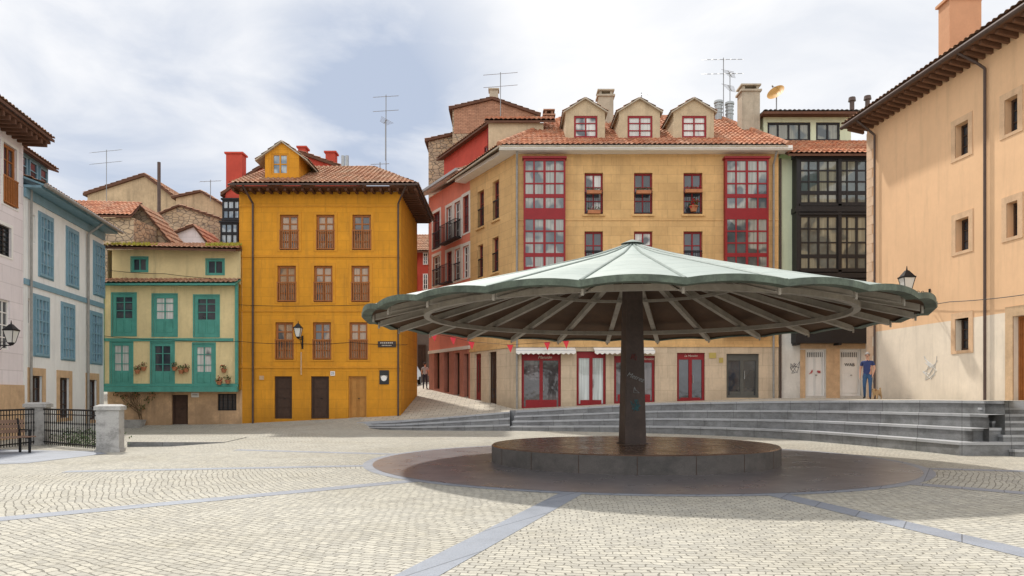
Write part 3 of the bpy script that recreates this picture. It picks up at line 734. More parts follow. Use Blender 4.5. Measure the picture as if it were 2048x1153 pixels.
def trough(r,F,v,z,w,label,fl,frac):
    u=(r[0]+r[1])/2; x,y,_=F.P(u,v,z); e=thing('flower_box',label,'flower box',(x,y,z),'flower boxes on window rails'); mb=MB(); mb.box(F,u-w/2,u+w/2,v-.09,v+.09,z,z+.16); mb.obj('box',e,[mTerra])
    for k in range(4): plant(F.P(u-w/2+w*(k+.5)/4,v,z+.22),.13,e,40,fl,frac,name='plant',seed=k)
trough(tops[0],F,.12,tops[0][2]+.95,.7,'terracotta flower box on a window railing',mFlP,.15)
trough(tops[1],F,.12,tops[1][2]+.95,.7,'terracotta flower box on a window railing',mFlP,.1)
trough(tops[2],F,.12,tops[2][2]+1.0,.8,'flower box full of red geraniums on a window railing',mFl,.6)
pot(F.P((tops[2][0]+tops[2][1])/2,.12,tops[2][2]+.1),.2,'white flower bowl with red geraniums on a sill',mFl,.5)
trough(tops[0],F,.12,tops[0][2]+.0,.6,'small terracotta box at the foot of a window',mFlP,.1)
for x0,x1 in((1032,1150),(1187,1306)):
    u0,zt=F.at(x0,697);u1,_=F.at(x1,697); ea=thing('awning','white half-rolled scalloped shop awning over a red shopfront','awning',F.P((u0+u1)/2,.1,zt),'shop awnings')
    mb=MB(); mb.hexa([F.P(u0,.02,zt-.02),F.P(u1,.02,zt-.02),F.P(u1,.55,zt-.2),F.P(u0,.55,zt-.2),F.P(u0,.02,zt+.03),F.P(u1,.02,zt+.03),F.P(u1,.55,zt-.15),F.P(u0,.55,zt-.15)])
    k=12
    for i in range(k):
        a=u0+(u1-u0)*i/k;b=u0+(u1-u0)*(i+1)/k; m_=(a+b)/2
        mb.face([F.P(a,.56,zt-.15),F.P(b,.56,zt-.15),F.P(b,.56,zt-.26),F.P(m_,.56,zt-.33),F.P(a,.56,zt-.26)])
    mb.obj('canvas',ea,[mWhite]); mb=MB(); mb.cyl(F.P(u0,.5,zt-.14),F.P(u1,.5,zt-.14),.03,n=6)
    for u in(u0+.1,u1-.1): mb.cyl(F.P(u,.02,zt-.25),F.P(u,.5,zt-.15),.015,n=5)
    mb.obj('support_arm',ea,[mZinc])
# ------------------------------------------------------------------ CORAL
eo=thing('coral_apartment_building','narrow coral red house with iron balconies along the rising street','building',(-3.5,43,1.5))
u0=uS+.02; u1=Fs.at(858)[0]; zt=13.6
wins=[Fs.R(*w) for w in((926,938,392,466),(909,921,404,478),(893,904,414,486),(866,880,425,498),
 (926,938,492,556),(909,921,498,562),(893,904,504,566),(866,880,512,572),(926,938,590,648),(909,921,594,650),(893,904,598,652),(866,880,602,655))]
gd=[Fs.R(*w) for w in((927,937,708,802),(908,919,706,792),(888,898,705,785),(868,879,704,778))]
mb=MB(); zg=Fs.at(900,700)[1]; wall(mb,Fs,u0,u1,zg,zt,wins,.2); wall(mb,Fs,u0,u1,1.,zg,gd,.35,mi=1); shell(mb,Fs,u0,u1,1.,zt,7); mb.obj('wall',eo,[mCoral,M('dusky_red_piers',(.42,.17,.12),.9,.2,1.5,.3,streak=.4)])
for i,r in enumerate(wins): window(eo,Fs,r,mWhite if i%3 else mRedB,gDk,1,3,.05,-.12,surr=mPale,rail=(mIron,.95,.03,False) if i%2 else None,sw=.17)
for r in gd: door(eo,Fs,r,mDkW,None,v=-.28)
mb=MB(); mb.box(Fs,u0,u1,.003,.07,zg-.09,zg+.09); mb.obj('string_course',eo,[mPale])
for r in(wins[1],wins[2],wins[6]):
    mb=MB(); a,b,c,e=r; a-=.2;b+=.2; mb.box(Fs,a,b,.03,.42,c-.08,c-.01)
    k=12
    for i in range(k+1):
        u=a+(b-a)*i/k; mb.box(Fs,u-.006,u+.006,.405,.417,c,c+.95)
    for v in [.1+.1*i for i in range(4)]:
        for u in(a,b): mb.box(Fs,u-.006,u+.006,v,v+.012,c,c+.95)
    mb.box(Fs,a-.02,b+.02,.395,.425,c+.95,c+.98)
    for u in(a,b): mb.box(Fs,u-.012,u+.012,.05,.394,c+.952,c+.98)
    mb.obj('balcony',eo,[mIron])
roof(eo,[(Fs.P(u0,.7,zt+.1),Fs.P(u1+.4,.7,zt+.1),Fs.P(u1+.4,-2.5,zt+1.3),Fs.P(u0,-2.5,zt+1.3))],mTileB,.1,under=mPale)
mb=MB(); mb.box(Fs,u0,u1+.4,.71,.83,zt+.02,zt+.16); mb.obj('gutter',eo,[mZinc])
mb=MB(); Fa=Fr(Fs.P(0,-1.2,0)[:2],(-.533,1),-1); a0=Fa.at(986)[0]; a1=Fa.at(888)[0]
aw=[Fa.R(968,978,292,330),Fa.R(925,935,335,362)]
wall(mb,Fa,a0,a1,13.4,16.3,aw,.1); shell(mb,Fa,a0,a1,13.4,16.3,5); at=mb.obj('attic_storey',eo,[mRedW])
for r in aw: window(at,Fa,r,mRedB,gDk,1,1,.05,-.06)
roof(at,[(Fa.P(a0-.3,.4,16.3),Fa.P(a1+.3,.4,16.3),Fa.P(a1+.3,-3,17.1),Fa.P(a0-.3,-3,17.1))],mTileB,.1,name='attic_roof')
# ------------------------------------------------------------------ gabled houses
def gable_house(name,label,Y,outline,yb,depth,mw,mr=None,rt=.16,ov=.25):
    pts=[W3(x,y,Y) for x,y in outline]; zb=EYE+(HZ-yb)/FPX*Y
    e=thing(name,label,'house',((pts[0][0]+pts[-1][0])/2,Y,zb)); mb=MB(); n=len(pts)
    lo=[(pts[0][0],Y,zb)]+pts+[(pts[-1][0],Y,zb)]; mb.face(lo)
    bk=[(p[0],Y+depth,p[2]) for p in lo]; mb.face(bk[::-1])
    for i in range(len(lo)-1): mb.face([lo[i],lo[i+1],bk[i+1],bk[i]])
    mb.obj('wall',e,[mw])
    if mr:
        mb=MB()
        for a,b in zip(pts,pts[1:]):
            if abs(b[0]-a[0])<.05: continue
            A=Vector(a);B=Vector(b); d=(B-A).normalized(); 
            if a is pts[0]:A=A-d*ov
            if b is pts[-1]:B=B+d*ov
            lowp,hip=(A,B) if A.z<B.z else (B,A)
            o=Vector((0,-.2,.03)); q=[lowp+o,lowp+Vector((0,depth,.03)),hip+Vector((0,depth,.03)),hip+o]
            tiles(mb,*q,pitch=.26,amp=.06); mb.slab([Vector(p) for p in q],rt,1)
        mb.obj('roof',e,[mr,mEaveW])
    return e
tw=gable_house('stone_house','tall old house of rubble and brick with a low gable',50.,[(905,216),(985,197),(1074,228)],500,8,mRub,mTileB)
mb=MB(); mb.face([W3(908,219,49.97),W3(985,201,49.97),W3(1068,228,49.97),W3(1068,262,49.97),W3(908,268,49.97)]); mb.obj('brick_gable',tw,[mBrick])
chimney(tw,Fr((0,51),(1,0)),979,996,180,215,.6,mConc,True,False)
gable_house('stone_house','rubble stone house end with a slim tiled verge',51.,[(857,280),(908,268)],600,8,mRub,mTileB)
er=gable_house('red_street_house','dark red house at the top of the street with tiled eaves',62.,[(790,500),(868,500)],735,6,mRedW)
Fq=Fr((0,61.95),(1,0))
for k,(a,b,c,d) in enumerate(((824,834,506,530),(846,856,506,530),(824,834,548,580),(846,856,548,580),(824,834,600,640),(846,856,600,640))):
    window(er,Fq,Fq.R(a,b,c,d),mWhite,gDk,1,2,.07,.04)
A=W3(790,502,61.2);B=W3(880,502,61.2); roof(er,[(A,B,W3(880,470,65),W3(790,470,65))],mTileB,.15)
mb=MB(); u0_,u1_,z0_,z1_=Fq.R(790,868,655,740); mb.box(Fq,u0_,u1_,-.1,.08,z0_-2,z1_); mb.obj('stone_base',er,[M('dark_brown_stone',(.16,.13,.11),.9,.2,2)])  # base course in its own dark brown stone colour
door(er,Fr((0,61.85),(1,0)),Fr((0,61.85),(1,0)).R(836,852,690,748),mDkW,None,v=.06)
# ------------------------------------------------------------------ GREEN/BLACK BUILDING
eb=thing('black_gallery_building','pale green house with black timber glazed galleries','building',(15,36,1.4))
Fb=Fr((0.14,36.25),(1,0)); a=Fb.at(1557.5)[0]+.02; b=Fb.at(1800)[0]
dr=[Fb.R(1612,1650,700,792),Fb.R(1680,1722,700,792)]
zsb=Fb.at(0,668)[1]
mb=MB(); wall(mb,Fb,a,b,zsb,13.,[],.2); wall(mb,Fb,a,b,.5,zsb,dr,.2,mi=1); shell(mb,Fb,a,b,.5,13.,8); mb.obj('wall',eb,[mGrn,mGreyR])
for yt,yb in((326,414),(436,544),(566,652)):
    gallery(eb,Fb,1590,1760,yt,yb,9,4,mBlack,gBk if yt!=566 else gDk,.55)
mb=MB(); u0,u1,z0,z1=Fb.R(1584,1770,309,692); 
for ya,yb in((309,325),(415,434),(546,564),(654,692)):
    r=Fb.R(1582,1768,ya,yb); mb.box(Fb,r[0],r[1],.004,.62,r[2]+.1,r[3]-.1)
for x in(1584,1666,1758):
    u=Fb.at(x)[0]; mb.box(Fb,u,u+.16,.005,.6,z0,z1)
mb.obj('timber_frame',eb,[mBlack])
ze=EYE+(HZ-308)/FPX*35.4; zu=EYE+(HZ-283)/FPX*38.4
roof(eb,[((13.05,35.4,ze),(18.5,35.4,ze),(18.5,38.4,zu),(13.05,38.4,zu))],mTileO,.1)
Fu=Fr((0,38.4),(1,0)); r=Fu.R(1527,1702,232,300); w1=Fu.R(1535,1621,245,282);w2=Fu.R(1632,1680,245,282)
mb=MB(); wall(mb,Fu,r[0],r[1],r[2],r[3],[w1,w2],.15); shell(mb,Fu,r[0],r[1],r[2],r[3],4); ua=mb.obj('attic_storey',eb,[mGrn])
window(ua,Fu,w1,mBlack,gBk,3,0,.1,-.08,mw=.09);window(ua,Fu,w2,mBlack,gBk,1,0,.1,-.08,mw=.09)
roof(ua,[((r[0]-.2,37.8,r[3]),(r[1]+.3,37.8,r[3]),(r[1]+.3,41,r[3]+.25),(r[0]-.2,41,r[3]+.25))],mZinc,.12,name='attic_roof')
mWD=M('white_metal_door',(.78,.78,.76),.5,.06,2,.1,streak=.2)
for k,rr in enumerate(dr):
    d=door(eb,Fb,rr,mWD,None,leaves=2 if k==0 else 1,rows=2)
    uc=(rr[0]+rr[1])/2
    mb=MB(); 
    for i in range(9):
        mb.box(Fb,rr[0]+.1+i*.09,rr[0]+.13+i*.09,-.115,-.10,rr[3]-.35,rr[3]-.12)
    mb.obj('vent_grille',d,[mGD])
    if k==0:
        scribble(d,Fb,uc-.18,rr[2]+1.15,-.09,.09,mGr3,12,2);scribble(d,Fb,uc+.2,rr[2]+1.15,-.09,.1,mGr3,14,6)
    else: textobj('WAB',Fb,uc,rr[2]+1.5,-.1,.22,M('black_spray_paint',(.03,.03,.03)),d,'graffiti')
mb=MB(); r=Fb.R(1652,1679,697,795); mb.box(Fb,r[0],r[1],.003,.04,r[2]-.1,r[3]); r=Fb.R(1600,1610,700,795); mb.box(Fb,r[0],r[1],.003,.04,r[2]-.1,r[3]); r=Fb.R(1600,1730,686,698); mb.box(Fb,r[0],r[1],.003,.05,r[2],r[3]); mb.obj('stone_piers',eb,[mStoneT])
scribble(eb,Fb,Fb.at(1590)[0],Fb.at(0,735)[1],.01,.25,M('grey_spray_paint',(.12,.12,.13)),16,11)
u=Fb.at(1560)[0]; pipe(eb,[Fb.P(u,.08,13),Fb.P(u,.08,1.4)],.05,mPipe)
mb=MB()
for px,yt in((1704,203),(1735,200)):
    a_=W3(px,250,40);b_=W3(px,yt,40); mb.cyl(a_,b_,.12,n=10); mb.cyl(b_,(b_[0],b_[1],b_[2]+.2),.2,.17,n=10)
mb.obj('flue_pipe',eb,[mPipe])
ds=Vector(W3(1553,188,38.5)); ed=thing('satellite_dish','tan satellite dish on a thin mast above the roof','satellite dish',(ds.x,ds.y,ds.z-1.2))
mb=MB(); nrm=Vector((-.55,-.55,.45)).normalized(); x=nrm.cross(Vector((0,0,1))).normalized(); y=nrm.cross(x); k=20
rg=[[ds+ (x*math.cos(2*math.pi*i/k)+y*math.sin(2*math.pi*i/k))*r_+nrm*(r_*r_*.55) for i in range(k)] for r_ in(.02,.2,.36,.46)]
for q in range(3):
    for i in range(k): mb.face([rg[q][i],rg[q][(i+1)%k],rg[q+1][(i+1)%k],rg[q+1][i]])
mb.obj('dish',ed,[M('tan_dish_paint',(.50,.27,.07),.5)],smooth=True)
mb=MB(); mb.cyl(ds,ds-Vector((0,0,1.6)),.03,n=6); mb.cyl(ds-y*.4,ds+nrm*.5,.012,n=5); mb.cyl(ds+nrm*.45,ds+nrm*.58,.04,n=8); mb.obj('mast',ed,[mAlu])
# ------------------------------------------------------------------ RIGHT PEACH BUILDING
ep=thing('peach_rendered_building','large peach rendered building with stone window surrounds and deep timber eaves','building',(15,25,1.4))
FR_=Fr((14.2,30),(.0893,-1)); zT=12.35; uE=16.
ws=[FR_.R(*w) for w in((1911,1937,246,312),(1912,1938,437,502),(1911,1938,637,701),(2010,2036,195,265),(2014,2036,404,474))]
dd=FR_.R(2027,2075,630,824); dd=(dd[0],dd[0]+1.5,1.15,dd[3]); zW=FR_.at(1765,662)[1]
ws+= [(w[0]+6.5,w[1]+6.5,w[2],w[3]) for w in ws[:2]]
mb=MB()
def clipz(o,a,b): return (o[0],o[1],max(o[2],a),min(o[3],b))
opsu=[clipz(w,zW,99) for w in ws+[dd] if w[3]>zW]; opsl=[clipz(w,0,zW) for w in ws+[dd] if w[2]<zW]
wall(mb,FR_,0,uE,zW,zT,opsu,.3); wall(mb,FR_,0,uE,.3,zW,opsl,.3,mi=1)
shell(mb,FR_,0,uE,.3,zT,10); mb.obj('wall',ep,[mPeach,mPeachW])
mSur=M('peach_stone_surround',(.66,.44,.27),.9,.15,3,.4,12,streak=.3)
for r in ws:
    window(ep,FR_,r,mDkW,gDk,1,2,.07,-.24,surr=mSur,sw=.2,sill=None)
d=door(ep,FR_,dd,mOak,None,v=-.2,rows=4)
mb=MB(); a,b,c,e=dd; mb.box(FR_,a-.3,a,-.01,.03,c,e+.3); mb.box(FR_,b,b+.3,-.01,.03,c,e+.3); mb.box(FR_,a,b,-.01,.03,e,e+.3); mb.obj('surround',d,[mStoneT])
mb=MB(); z=1.3; k=0
while z<11.9:
    w=.55 if k%2 else .38; mb.box(FR_,.0,w,.002,.02,z,z+.36); z+=.37; k+=1
mb.obj('quoins',ep,[M('pale_quoin_stone',(.66,.47,.32),.9,.15,3,.4)])
mb=MB()
for i in range(60):
    u=-.3+i*.34
    if u>uE: break
    mb.hexa([FR_.P(u,0,zT-.24),FR_.P(u+.11,0,zT-.24),FR_.P(u+.11,.66,zT-.12),FR_.P(u,.66,zT-.12),FR_.P(u,0,zT-.02),FR_.P(u+.11,0,zT-.02),FR_.P(u+.11,.66,zT-.02),FR_.P(u,.66,zT-.02)])
mb.box(FR_,-.4,uE,.0,.74,zT,zT+.06)
mb.obj('eave_rafters',ep,[M('brown_eave_timber',(.17,.085,.05),.8,.2,3)])
mb=MB(); mb.cyl(FR_.P(-.45,.82,zT+.04),FR_.P(uE,.82,zT+.04),.08,n=10); mb.obj('gutter',ep,[mPipe])
roof(ep,[(FR_.P(-.5,.8,zT+.16),FR_.P(uE,.8,zT+.16),FR_.P(uE,-5,zT+2.2),FR_.P(-.5,-5,zT+2.2))],mTileB,.08)
u=FR_.at(1975)[0]; pipe(ep,[FR_.P(u-.3,.8,zT),FR_.P(u-.08,.3,zT-.4),FR_.P(u,.09,zT-.6),FR_.P(u,.09,1.4)],.045,mPipe)
u=FR_.at(1754)[0]; pipe(ep,[FR_.P(u-.1,.8,zT),FR_.P(u,.1,zT-.6),FR_.P(u,.1,1.4)],.045,mPipe)
mb=MB(); mb.box(W,15.75,16.9,-27.7,-27,12.8,15.85); mb.box(W,15.67,16.98,-27.78,-26.92,15.852,15.95)
mb.obj('chimney',ep,[M('chimney_peach_render',(.56,.30,.17),.9,.1)])
scribble(ep,FR_,FR_.at(1860)[0],FR_.at(1860,735)[1],.005,.4,M('faint_spray_paint',(.60,.60,.58),.8),22,21)
# ------------------------------------------------------------------ YELLOW
ey=thing('ochre_townhouse','four-storey ochre yellow townhouse with brown wooden windows','building',(-9.5,37,.2))
Fy=Fr((-13.46,37),(1,0)); uY=Fy.at(801)[0]; zY=EYE+(HZ-384)/FPX*37
r1=[Fy.R(a,b,430,501) for a,b in((560,597),(633,669),(705,742))]
r2=[Fy.R(a,b,532,605) for a,b in((555,592),(628,665),(703,739))]
r3=[Fy.R(a,b,645,720) for a,b in((551,587),(626,662),(699,735))]
dr=[Fy.R(a,b,753,838) for a,b in((549,584),(622,658),(697,733))]
mb=MB(); wall(mb,Fy,0,uY,-.5,zY,r1+r2+r3+dr,.22); shell(mb,Fy,0,uY,-.5,zY,6.5); mb.obj('wall',ey,[mYel])
for k,r in enumerate(r1+r2+r3): window(ey,Fy,r,mOak,gOr,1,3,.1,-.13,rail=(mOak,.95,.02,True),surr=mYelT,sw=.14,mw=.09)
for k,r in enumerate(dr): door(ey,Fy,r,mDkW if k<2 else mYelD,None,leaves=1 if k<2 else 2,rows=4,label=None if k<2 else 'orange brown wooden double door')
mb=MB()
for yy in(513,622,735): z=Fy.at(0,yy)[1]; mb.box(Fy,0.,uY+.03,.002,.04,z-.05,z+.05)
mb.box(Fy,0,uY,.002,.035,zY-.75,zY-.65)
mb.obj('string_course',ey,[mYelT])
mb=MB()
mb.box(Fy,-.15,uY+.85,.002,.8,zY,zY+.06); mb.box(Fy,uY+.003,uY+.85,-6.5,.0,zY,zY+.06)
u=-.1
while u<uY+.8:
    mb.box(Fy,u,u+.11,.003,.72,zY-.13,zY-.002); u+=.42
v=-.3
while v>-6.4: mb.box(Fy,uY+.004,uY+.8,v-.11,v,zY-.13,zY-.002); v-=.42
mb.obj('eave_rafters',ey,[mEaveW])
ez=zY+.15
roof(ey,[(Fy.P(-.2,.9,ez),Fy.P(uY+.95,.9,ez),Fy.P(uY-2.2,-4.5,ez+2.45),Fy.P(.3,-4.5,ez+2.45)),(Fy.P(uY+.95,.9,ez),Fy.P(uY+.95,-7,ez),Fy.P(uY-2.2,-6,ez+2.45),Fy.P(uY-2.2,-4.5,ez+2.45))],mTileB,.08)
mb=MB(); mb.cyl(Fy.P(-.2,.93,zY+.1),Fy.P(uY+.98,.93,zY+.1),.05,n=8); mb.obj('gutter',ey,[mPipe])
u=Fy.at(507)[0]; pipe(ey,[Fy.P(u-.2,.9,zY+.05),Fy.P(u,.1,zY-.6),Fy.P(u,.1,.05)],.05,mPipe)
u=Fy.at(797)[0]; pipe(ey,[Fy.P(u+.5,.9,zY+.05),Fy.P(u,.1,zY-.6),Fy.P(u,.1,.3)],.045,mPipe)
dormer(ey,Fr((0,37.3),(1,0)),530,598,283,308,352,(543,577,307,350),3.,mYel,mYelT,gBl,mTileB,1,1,ov=.45)
def plaque(par,F,x0,x1,y0,y1,mat,name='plaque',lines=2,ml=mText):
    r=F.R(x0,x1,y0,y1); mb=MB(); mb.box(F,r[0],r[1],.004,.035,r[2],r[3],0)
    h=(r[3]-r[2])
    for k in range(lines):
        z=r[3]-h*(k+.7)/(lines+.5); w=(r[1]-r[0])*(.36-.08*(k%2)); um=(r[0]+r[1])/2; nlet=7
        for i in range(nlet):
            a=um-w+2*w*i/nlet; mb.box(F,a,a+2*w/nlet*.62,.035,.04,z-h*.09,z+h*.09,1)
    return mb.obj(name,par,[mat,ml])
plaque(ey,Fy,756,792,683,695,mSign,'street_name_plaque')
pq=plaque(ey,Fy,759,778,741,769,M('black_notice_board',(.03,.03,.03),.5),'notice_board',1)
mb=MB(); uq,zq=Fy.at(768,757); mb.cyl(Fy.P(uq,.03,zq),Fy.P(uq,.045,zq),.14,n=20); mb.obj('white_disc',pq,[mWhite])
r=Fy.R(661,670,743,752); mb=MB(); mb.box(Fy,r[0],r[1],.004,.03,r[2],r[3]); nt=mb.obj('house_number_tile',ey,[mWhite]); textobj('25',Fy,(r[0]+r[1])/2,(r[2]+r[3])/2,.032,.16,mSign,nt,'number')
mb=MB(); r=Fy.R(519,528,752,760); mb.box(Fy,r[0],r[1],.004,.03,r[2],r[3]); r=Fy.R(598,608,705,750); mb.box(Fy,r[0]+.1,r[1]-.1,.004,.08,r[2],r[3]); mb.obj('meter_box',ey,[mStoneT])
ebk=gable_house('red_back_house','deep red house with red chimneys behind the ochre roof',44.5,[(450,385),(520,335),(600,305),(700,340)],560,5,mRedW,mTile)
Fk=Fr((0,44.4),(1,0)); chimney(ebk,Fk,452,484,308,400,.7,mRedW,True,False); chimney(ebk,Fk,596,611,296,318,.6,mRedW,True,False); chimney(ebk,Fk,651,670,306,345,.6,mRedW,True,False)
mb=MB()
for px in(686,694): a_=W3(px,345,44);b_=W3(px,312,44); mb.cyl(a_,b_,.1,n=8)
mb.obj('flue_pipe',ebk,[mZinc])
gallery(ebk,Fk,447,482,402,440,3,2,mIron,gBl,.2); gallery(ebk,Fk,447,482,450,492,3,2,mIron,gBl,.5)
# ------------------------------------------------------------------ GREEN TIMBER HOUSE
eg=thing('teal_timber_house','small cream house with teal painted wooden window bays','building',(-16.6,36.5,0))
Fg=Fr((-20.0,36.5),(1,0)); gA=Fg.at(205)[0]; gB=Fg.at(477)[0]
zA=Fg.at(0,497)[1]; zB=Fg.at(0,572)[1]; zC=Fg.at(0,780)[1]
at_=[Fg.R(257,289,513,542),Fg.R(408,443,517,548)]
rows=[((225,271,588,672),(306,353,590,673),(389,437,592,674)),((222,264,685,771),(303,347,686,772),(387,429,688,773))]
gnd=[Fg.R(335,368,790,860),Fg.R(428,466,788,822)]
bay=[Fg.R(*b) for rw in rows for b in rw]
mb=MB(); wall(mb,Fg,gA+.3,gB,zB+.1,zA,at_,.15,v=-.3); wall(mb,Fg,gA,gB,zC,zB+.1,bay,.15); wall(mb,Fg,gA,gB,-.5,zC,gnd,.25,mi=1,v=-.45)
mb.face([Fg.P(gA,0,zB+.1),Fg.P(gB,0,zB+.1),Fg.P(gB,-.3,zB+.1),Fg.P(gA,-.3,zB+.1)]); mb.face([Fg.P(gA,0,zC),Fg.P(gB,0,zC),Fg.P(gB,-.45,zC),Fg.P(gA,-.45,zC)])
shell(mb,Fg,gA,gB,-.5,zA,6,v=-.45); mb.obj('wall',eg,[mCream,mTanL])
Fg3=Fr((Fg.o[0],Fg.o[1]+.3),(1,0)); Fg45=Fr((Fg.o[0],Fg.o[1]+.45),(1,0))
for r in at_: window(eg,Fg3,r,mTeal,gDk,1,0,.09,-.06,surr=mTeal,sw=.05)
for k,r in enumerate(bay):
    w=window(eg,Fg,r,mTeal,[gDk,gCur,gDk,gWh,gDk,gCur][k],1,4 if k<3 else 3,.16,-.05,surr=mTeal,sw=.07,panel=.42 if k<3 else .34)
    mb=MB(); u0,u1,z0,z1=r; h=(z1-z0)*(.40 if k<3 else .32)
    for a,b in((u0+.2,(u0+u1)/2-.05),((u0+u1)/2+.05,u1-.2)): mb.box(Fg,a,b,-.031,-.01,z0+.18,z0+h-.05)
    mb.obj('panelling',w,[mTeal])
door(eg,Fg45,gnd[0],mDkW,None,leaves=1,rows=3); window(eg,Fg45,gnd[1],mIron,gDk,3,4,.06,-.1,mw=.03)
mb=MB(); mb.box(Fg,gA-.05,gB,.003,.2,zC-.1,zC+.14); mb.box(Fg,gA-.05,gB,.003,.06,zC+.15,zC+.3)
for u in(gA-.03,gB-.14): mb.box(Fg,u,u+.13,.004,.09,zC+.31,zB+.1)
mb.box(Fg,gA+.15,gB-.15,.004,.08,zB+.0,zB+.12)
r=Fg.R(205,475,677,683); mb.box(Fg,r[0]+.13,r[1]-.2,.004,.05,r[2],r[3])
mb.obj('timber_trim',eg,[mTeal])
roof(eg,[(Fg.P(gA-.05,.45,zB+.05),Fg.P(gB,.45,zB+.05),Fg.P(gB,-.32,zB+.38),Fg.P(gA-.05,-.32,zB+.38))],mTileB,.08,name='lower_roof',under=mTeal)
roof(eg,[(Fg.P(gA-.05,.35,zA+.02),Fg.P(gB,.35,zA-.12),Fg.P(gB,-5.5,zA+1.3),Fg.P(gA-.05,-5.5,zA+1.3))],mTileB,.1)
mb=MB(); rnd=random.Random(4)
for i in range(700):
    t_=rnd.choice([rnd.uniform(.02,.35),rnd.uniform(.75,1)]); u=gA+(gB-gA)*t_; v=.3-rnd.random()*1.2; z=zA+.05+(.35-v)*.23
    a=rnd.uniform(0,6.28); h=rnd.uniform(.05,.2); p=Vector(Fg.P(u,v,z)); d=Vector((math.cos(a),math.sin(a),0))*.045
    mb.face([p-d,p+d,p+Vector((rnd.uniform(-.05,.05),rnd.uniform(-.05,.05),h))])
o=mb.obj('roof_moss',eg,[M('yellow_green_moss',(.36,.34,.05),.9,.3,5)]); o['kind']='stuff'
for k,(px,py) in enumerate(((278,748),(365,748),(352,742),(450,746),(375,745),(441,770),(458,768),(290,742))):
    u,z=Fg.at(px,py); pot(Fg.P(u,.16,z),.13,'small hanging flower pot on the cream and teal house wall',mFl if k%2 else mFlP,.2)
plaque(eg,Fg45,383,398,786,795,mWhite,'house_plaque',1,mSign)
ev=thing('climbing_plant','bare brown climbing shrub against the stained ground floor wall','plant',Fg45.P(Fg.at(275)[0],.3,0))
mb=MB(); rnd=random.Random(9)
def branch(p,d,r,n,lv):
    for i in range(n):
        q=p+d*.16; mb.cyl(p,q,r,r*.9,n=5,caps=False); p=q; r*=.88; d=(d+Vector((rnd.uniform(-.35,.35),rnd.uniform(-.15,.15),rnd.uniform(-.2,.3)))).normalized()
        if lv>0 and rnd.random()<.55: branch(p,(d+Vector((rnd.uniform(-1,1),0,rnd.uniform(-.2,.6)))).normalized(),r*.7,int(n*.8),lv-1)
bs=Vector(Fg45.P(Fg.at(280)[0],.25,.1)); branch(bs,Vector((0,0,1)),.035,9,2); branch(bs,Vector((-.3,0,1)).normalized(),.03,9,2)
mb.obj('trunk',ev,[M('brown_bark',(.14,.09,.05),.9)])
for k,(px,py) in enumerate(((255,795),(275,790),(300,800),(290,815),(262,812),(310,790),(240,790))):
    u,z=Fg45.at(px,py); plant(Fg45.P(u,.25,z),.22,ev,45,mTerra,.4,name='crown',seed=k)
et=thing('stone_trough','low pale stone trough at the foot of the wall','trough',Fg45.P(Fg.at(275)[0],.5,0)); u0,_=Fg45.at(254);u1,_=Fg45.at(298)
mb=MB(); P_=Fg45.P; mb.hexa([P_(u0+.1,.3,0),P_(u1-.1,.3,0),P_(u1-.1,.7,0),P_(u0+.1,.7,0),P_(u0,.25,.38),P_(u1,.25,.38),P_(u1,.8,.38),P_(u0,.8,.38)]); mb.obj('basin',et,[mPost])
gable_house('tan_gable_house','weathered tan gable end rising behind the tiled roofs',55.,[(175,386),(290,349),(362,402)],520,8,mTanH,mTileB,.2)
h=gable_house('tan_gable_house','weathered tan wall with a sloping parapet',51.,[(352,394),(402,383),(449,412)],520,6,mTanH,mTileB,.12)
gable_house('rubble_wall_ruin','rough rubble stone wall above the low tiled roofs','',[],0,0,None) if 0 else None
gable_house('stone_gable_house','rough rubble house wall between the tiled roofs',49.5,[(322,428),(360,412),(446,440)],520,1.2,mRub,mTileB,.08)
gable_house('stone_gable_house','rubble stone gable with brown clay tiles',42.5,[(222,448),(282,412),(348,492)],520,2.0,mRub,mTileB,.10)
gable_house('small_white_house','small pale house with a red tiled gable roof',45.5,[(322,478),(388,451),(420,492)],520,3,mPinkR,mTile,.12)
mb=MB(); eh=thing('tiled_lean_to_house','low house with an orange clay tile roof slope','house',(-24,40,5))
A=W3(150,430,39.5);B=W3(262,432,39.5);C=W3(285,406,43);D=W3(150,402,43); roof(eh,[(A,B,C,D)],mTile,.1)
mb.box(W,A[0],B[0],-43,-39.8,5,A[2]-.1); mb.obj('wall',eh,[mRub])
pp=W3(318,325,53); mb=MB(); mb.cyl((pp[0],53,pp[2]),(pp[0],53,pp[2]-5),.12,n=8); mb.obj('flue_pipe',h,[mPipe])
# ------------------------------------------------------------------ LEFT WHITE/BLUE
ebw=thing('white_blue_townhouse','white rendered house with pale blue window frames and eaves','building',(-19,32,0))
FB=Fr((-19.6,36),(.172,-1),-1); uN=FB.at(47)[0]; zb_=9.35
bw=[FB.R(*w) for w in((78,105,434,556),(133,156,462,574),(187,208,490,592),(68,97,596,713),(123,148,611,720),(181,203,628,728))]
bg=[FB.R(*w) for w in((62,84,752,830),(119,138,756,836),(176,193,760,840))]
bn=[FB.R(*w) for w in((62,71,430,486),(56,64,598,650))]
mb=MB(); wall(mb,FB,0,uN,-.5,zb_,bw+bg+bn,.2); shell(mb,FB,0,uN,-.5,zb_,7); mb.obj('wall',ebw,[mWR])
for r in bw: window(ebw,FB,r,mBlue,gBl,3,4,.1,.0,mw=.07,th=.06,surr=mBlue,sw=.09)
for r in bn: window(ebw,FB,r,mWhite,gDk,0,1,.06,-.1)
for r in bg: window(ebw,FB,r,mDkW,gDk,1,2,.08,-.12,surr=mStoneT,sw=.3)
mb=MB(); z1_=FB.at(120,585)[1]; mb.box(FB,0,uN,.003,.05,z1_-.12,z1_+.1); mb.box(FB,0,uN,.003,.08,zb_-.35,zb_-.02)
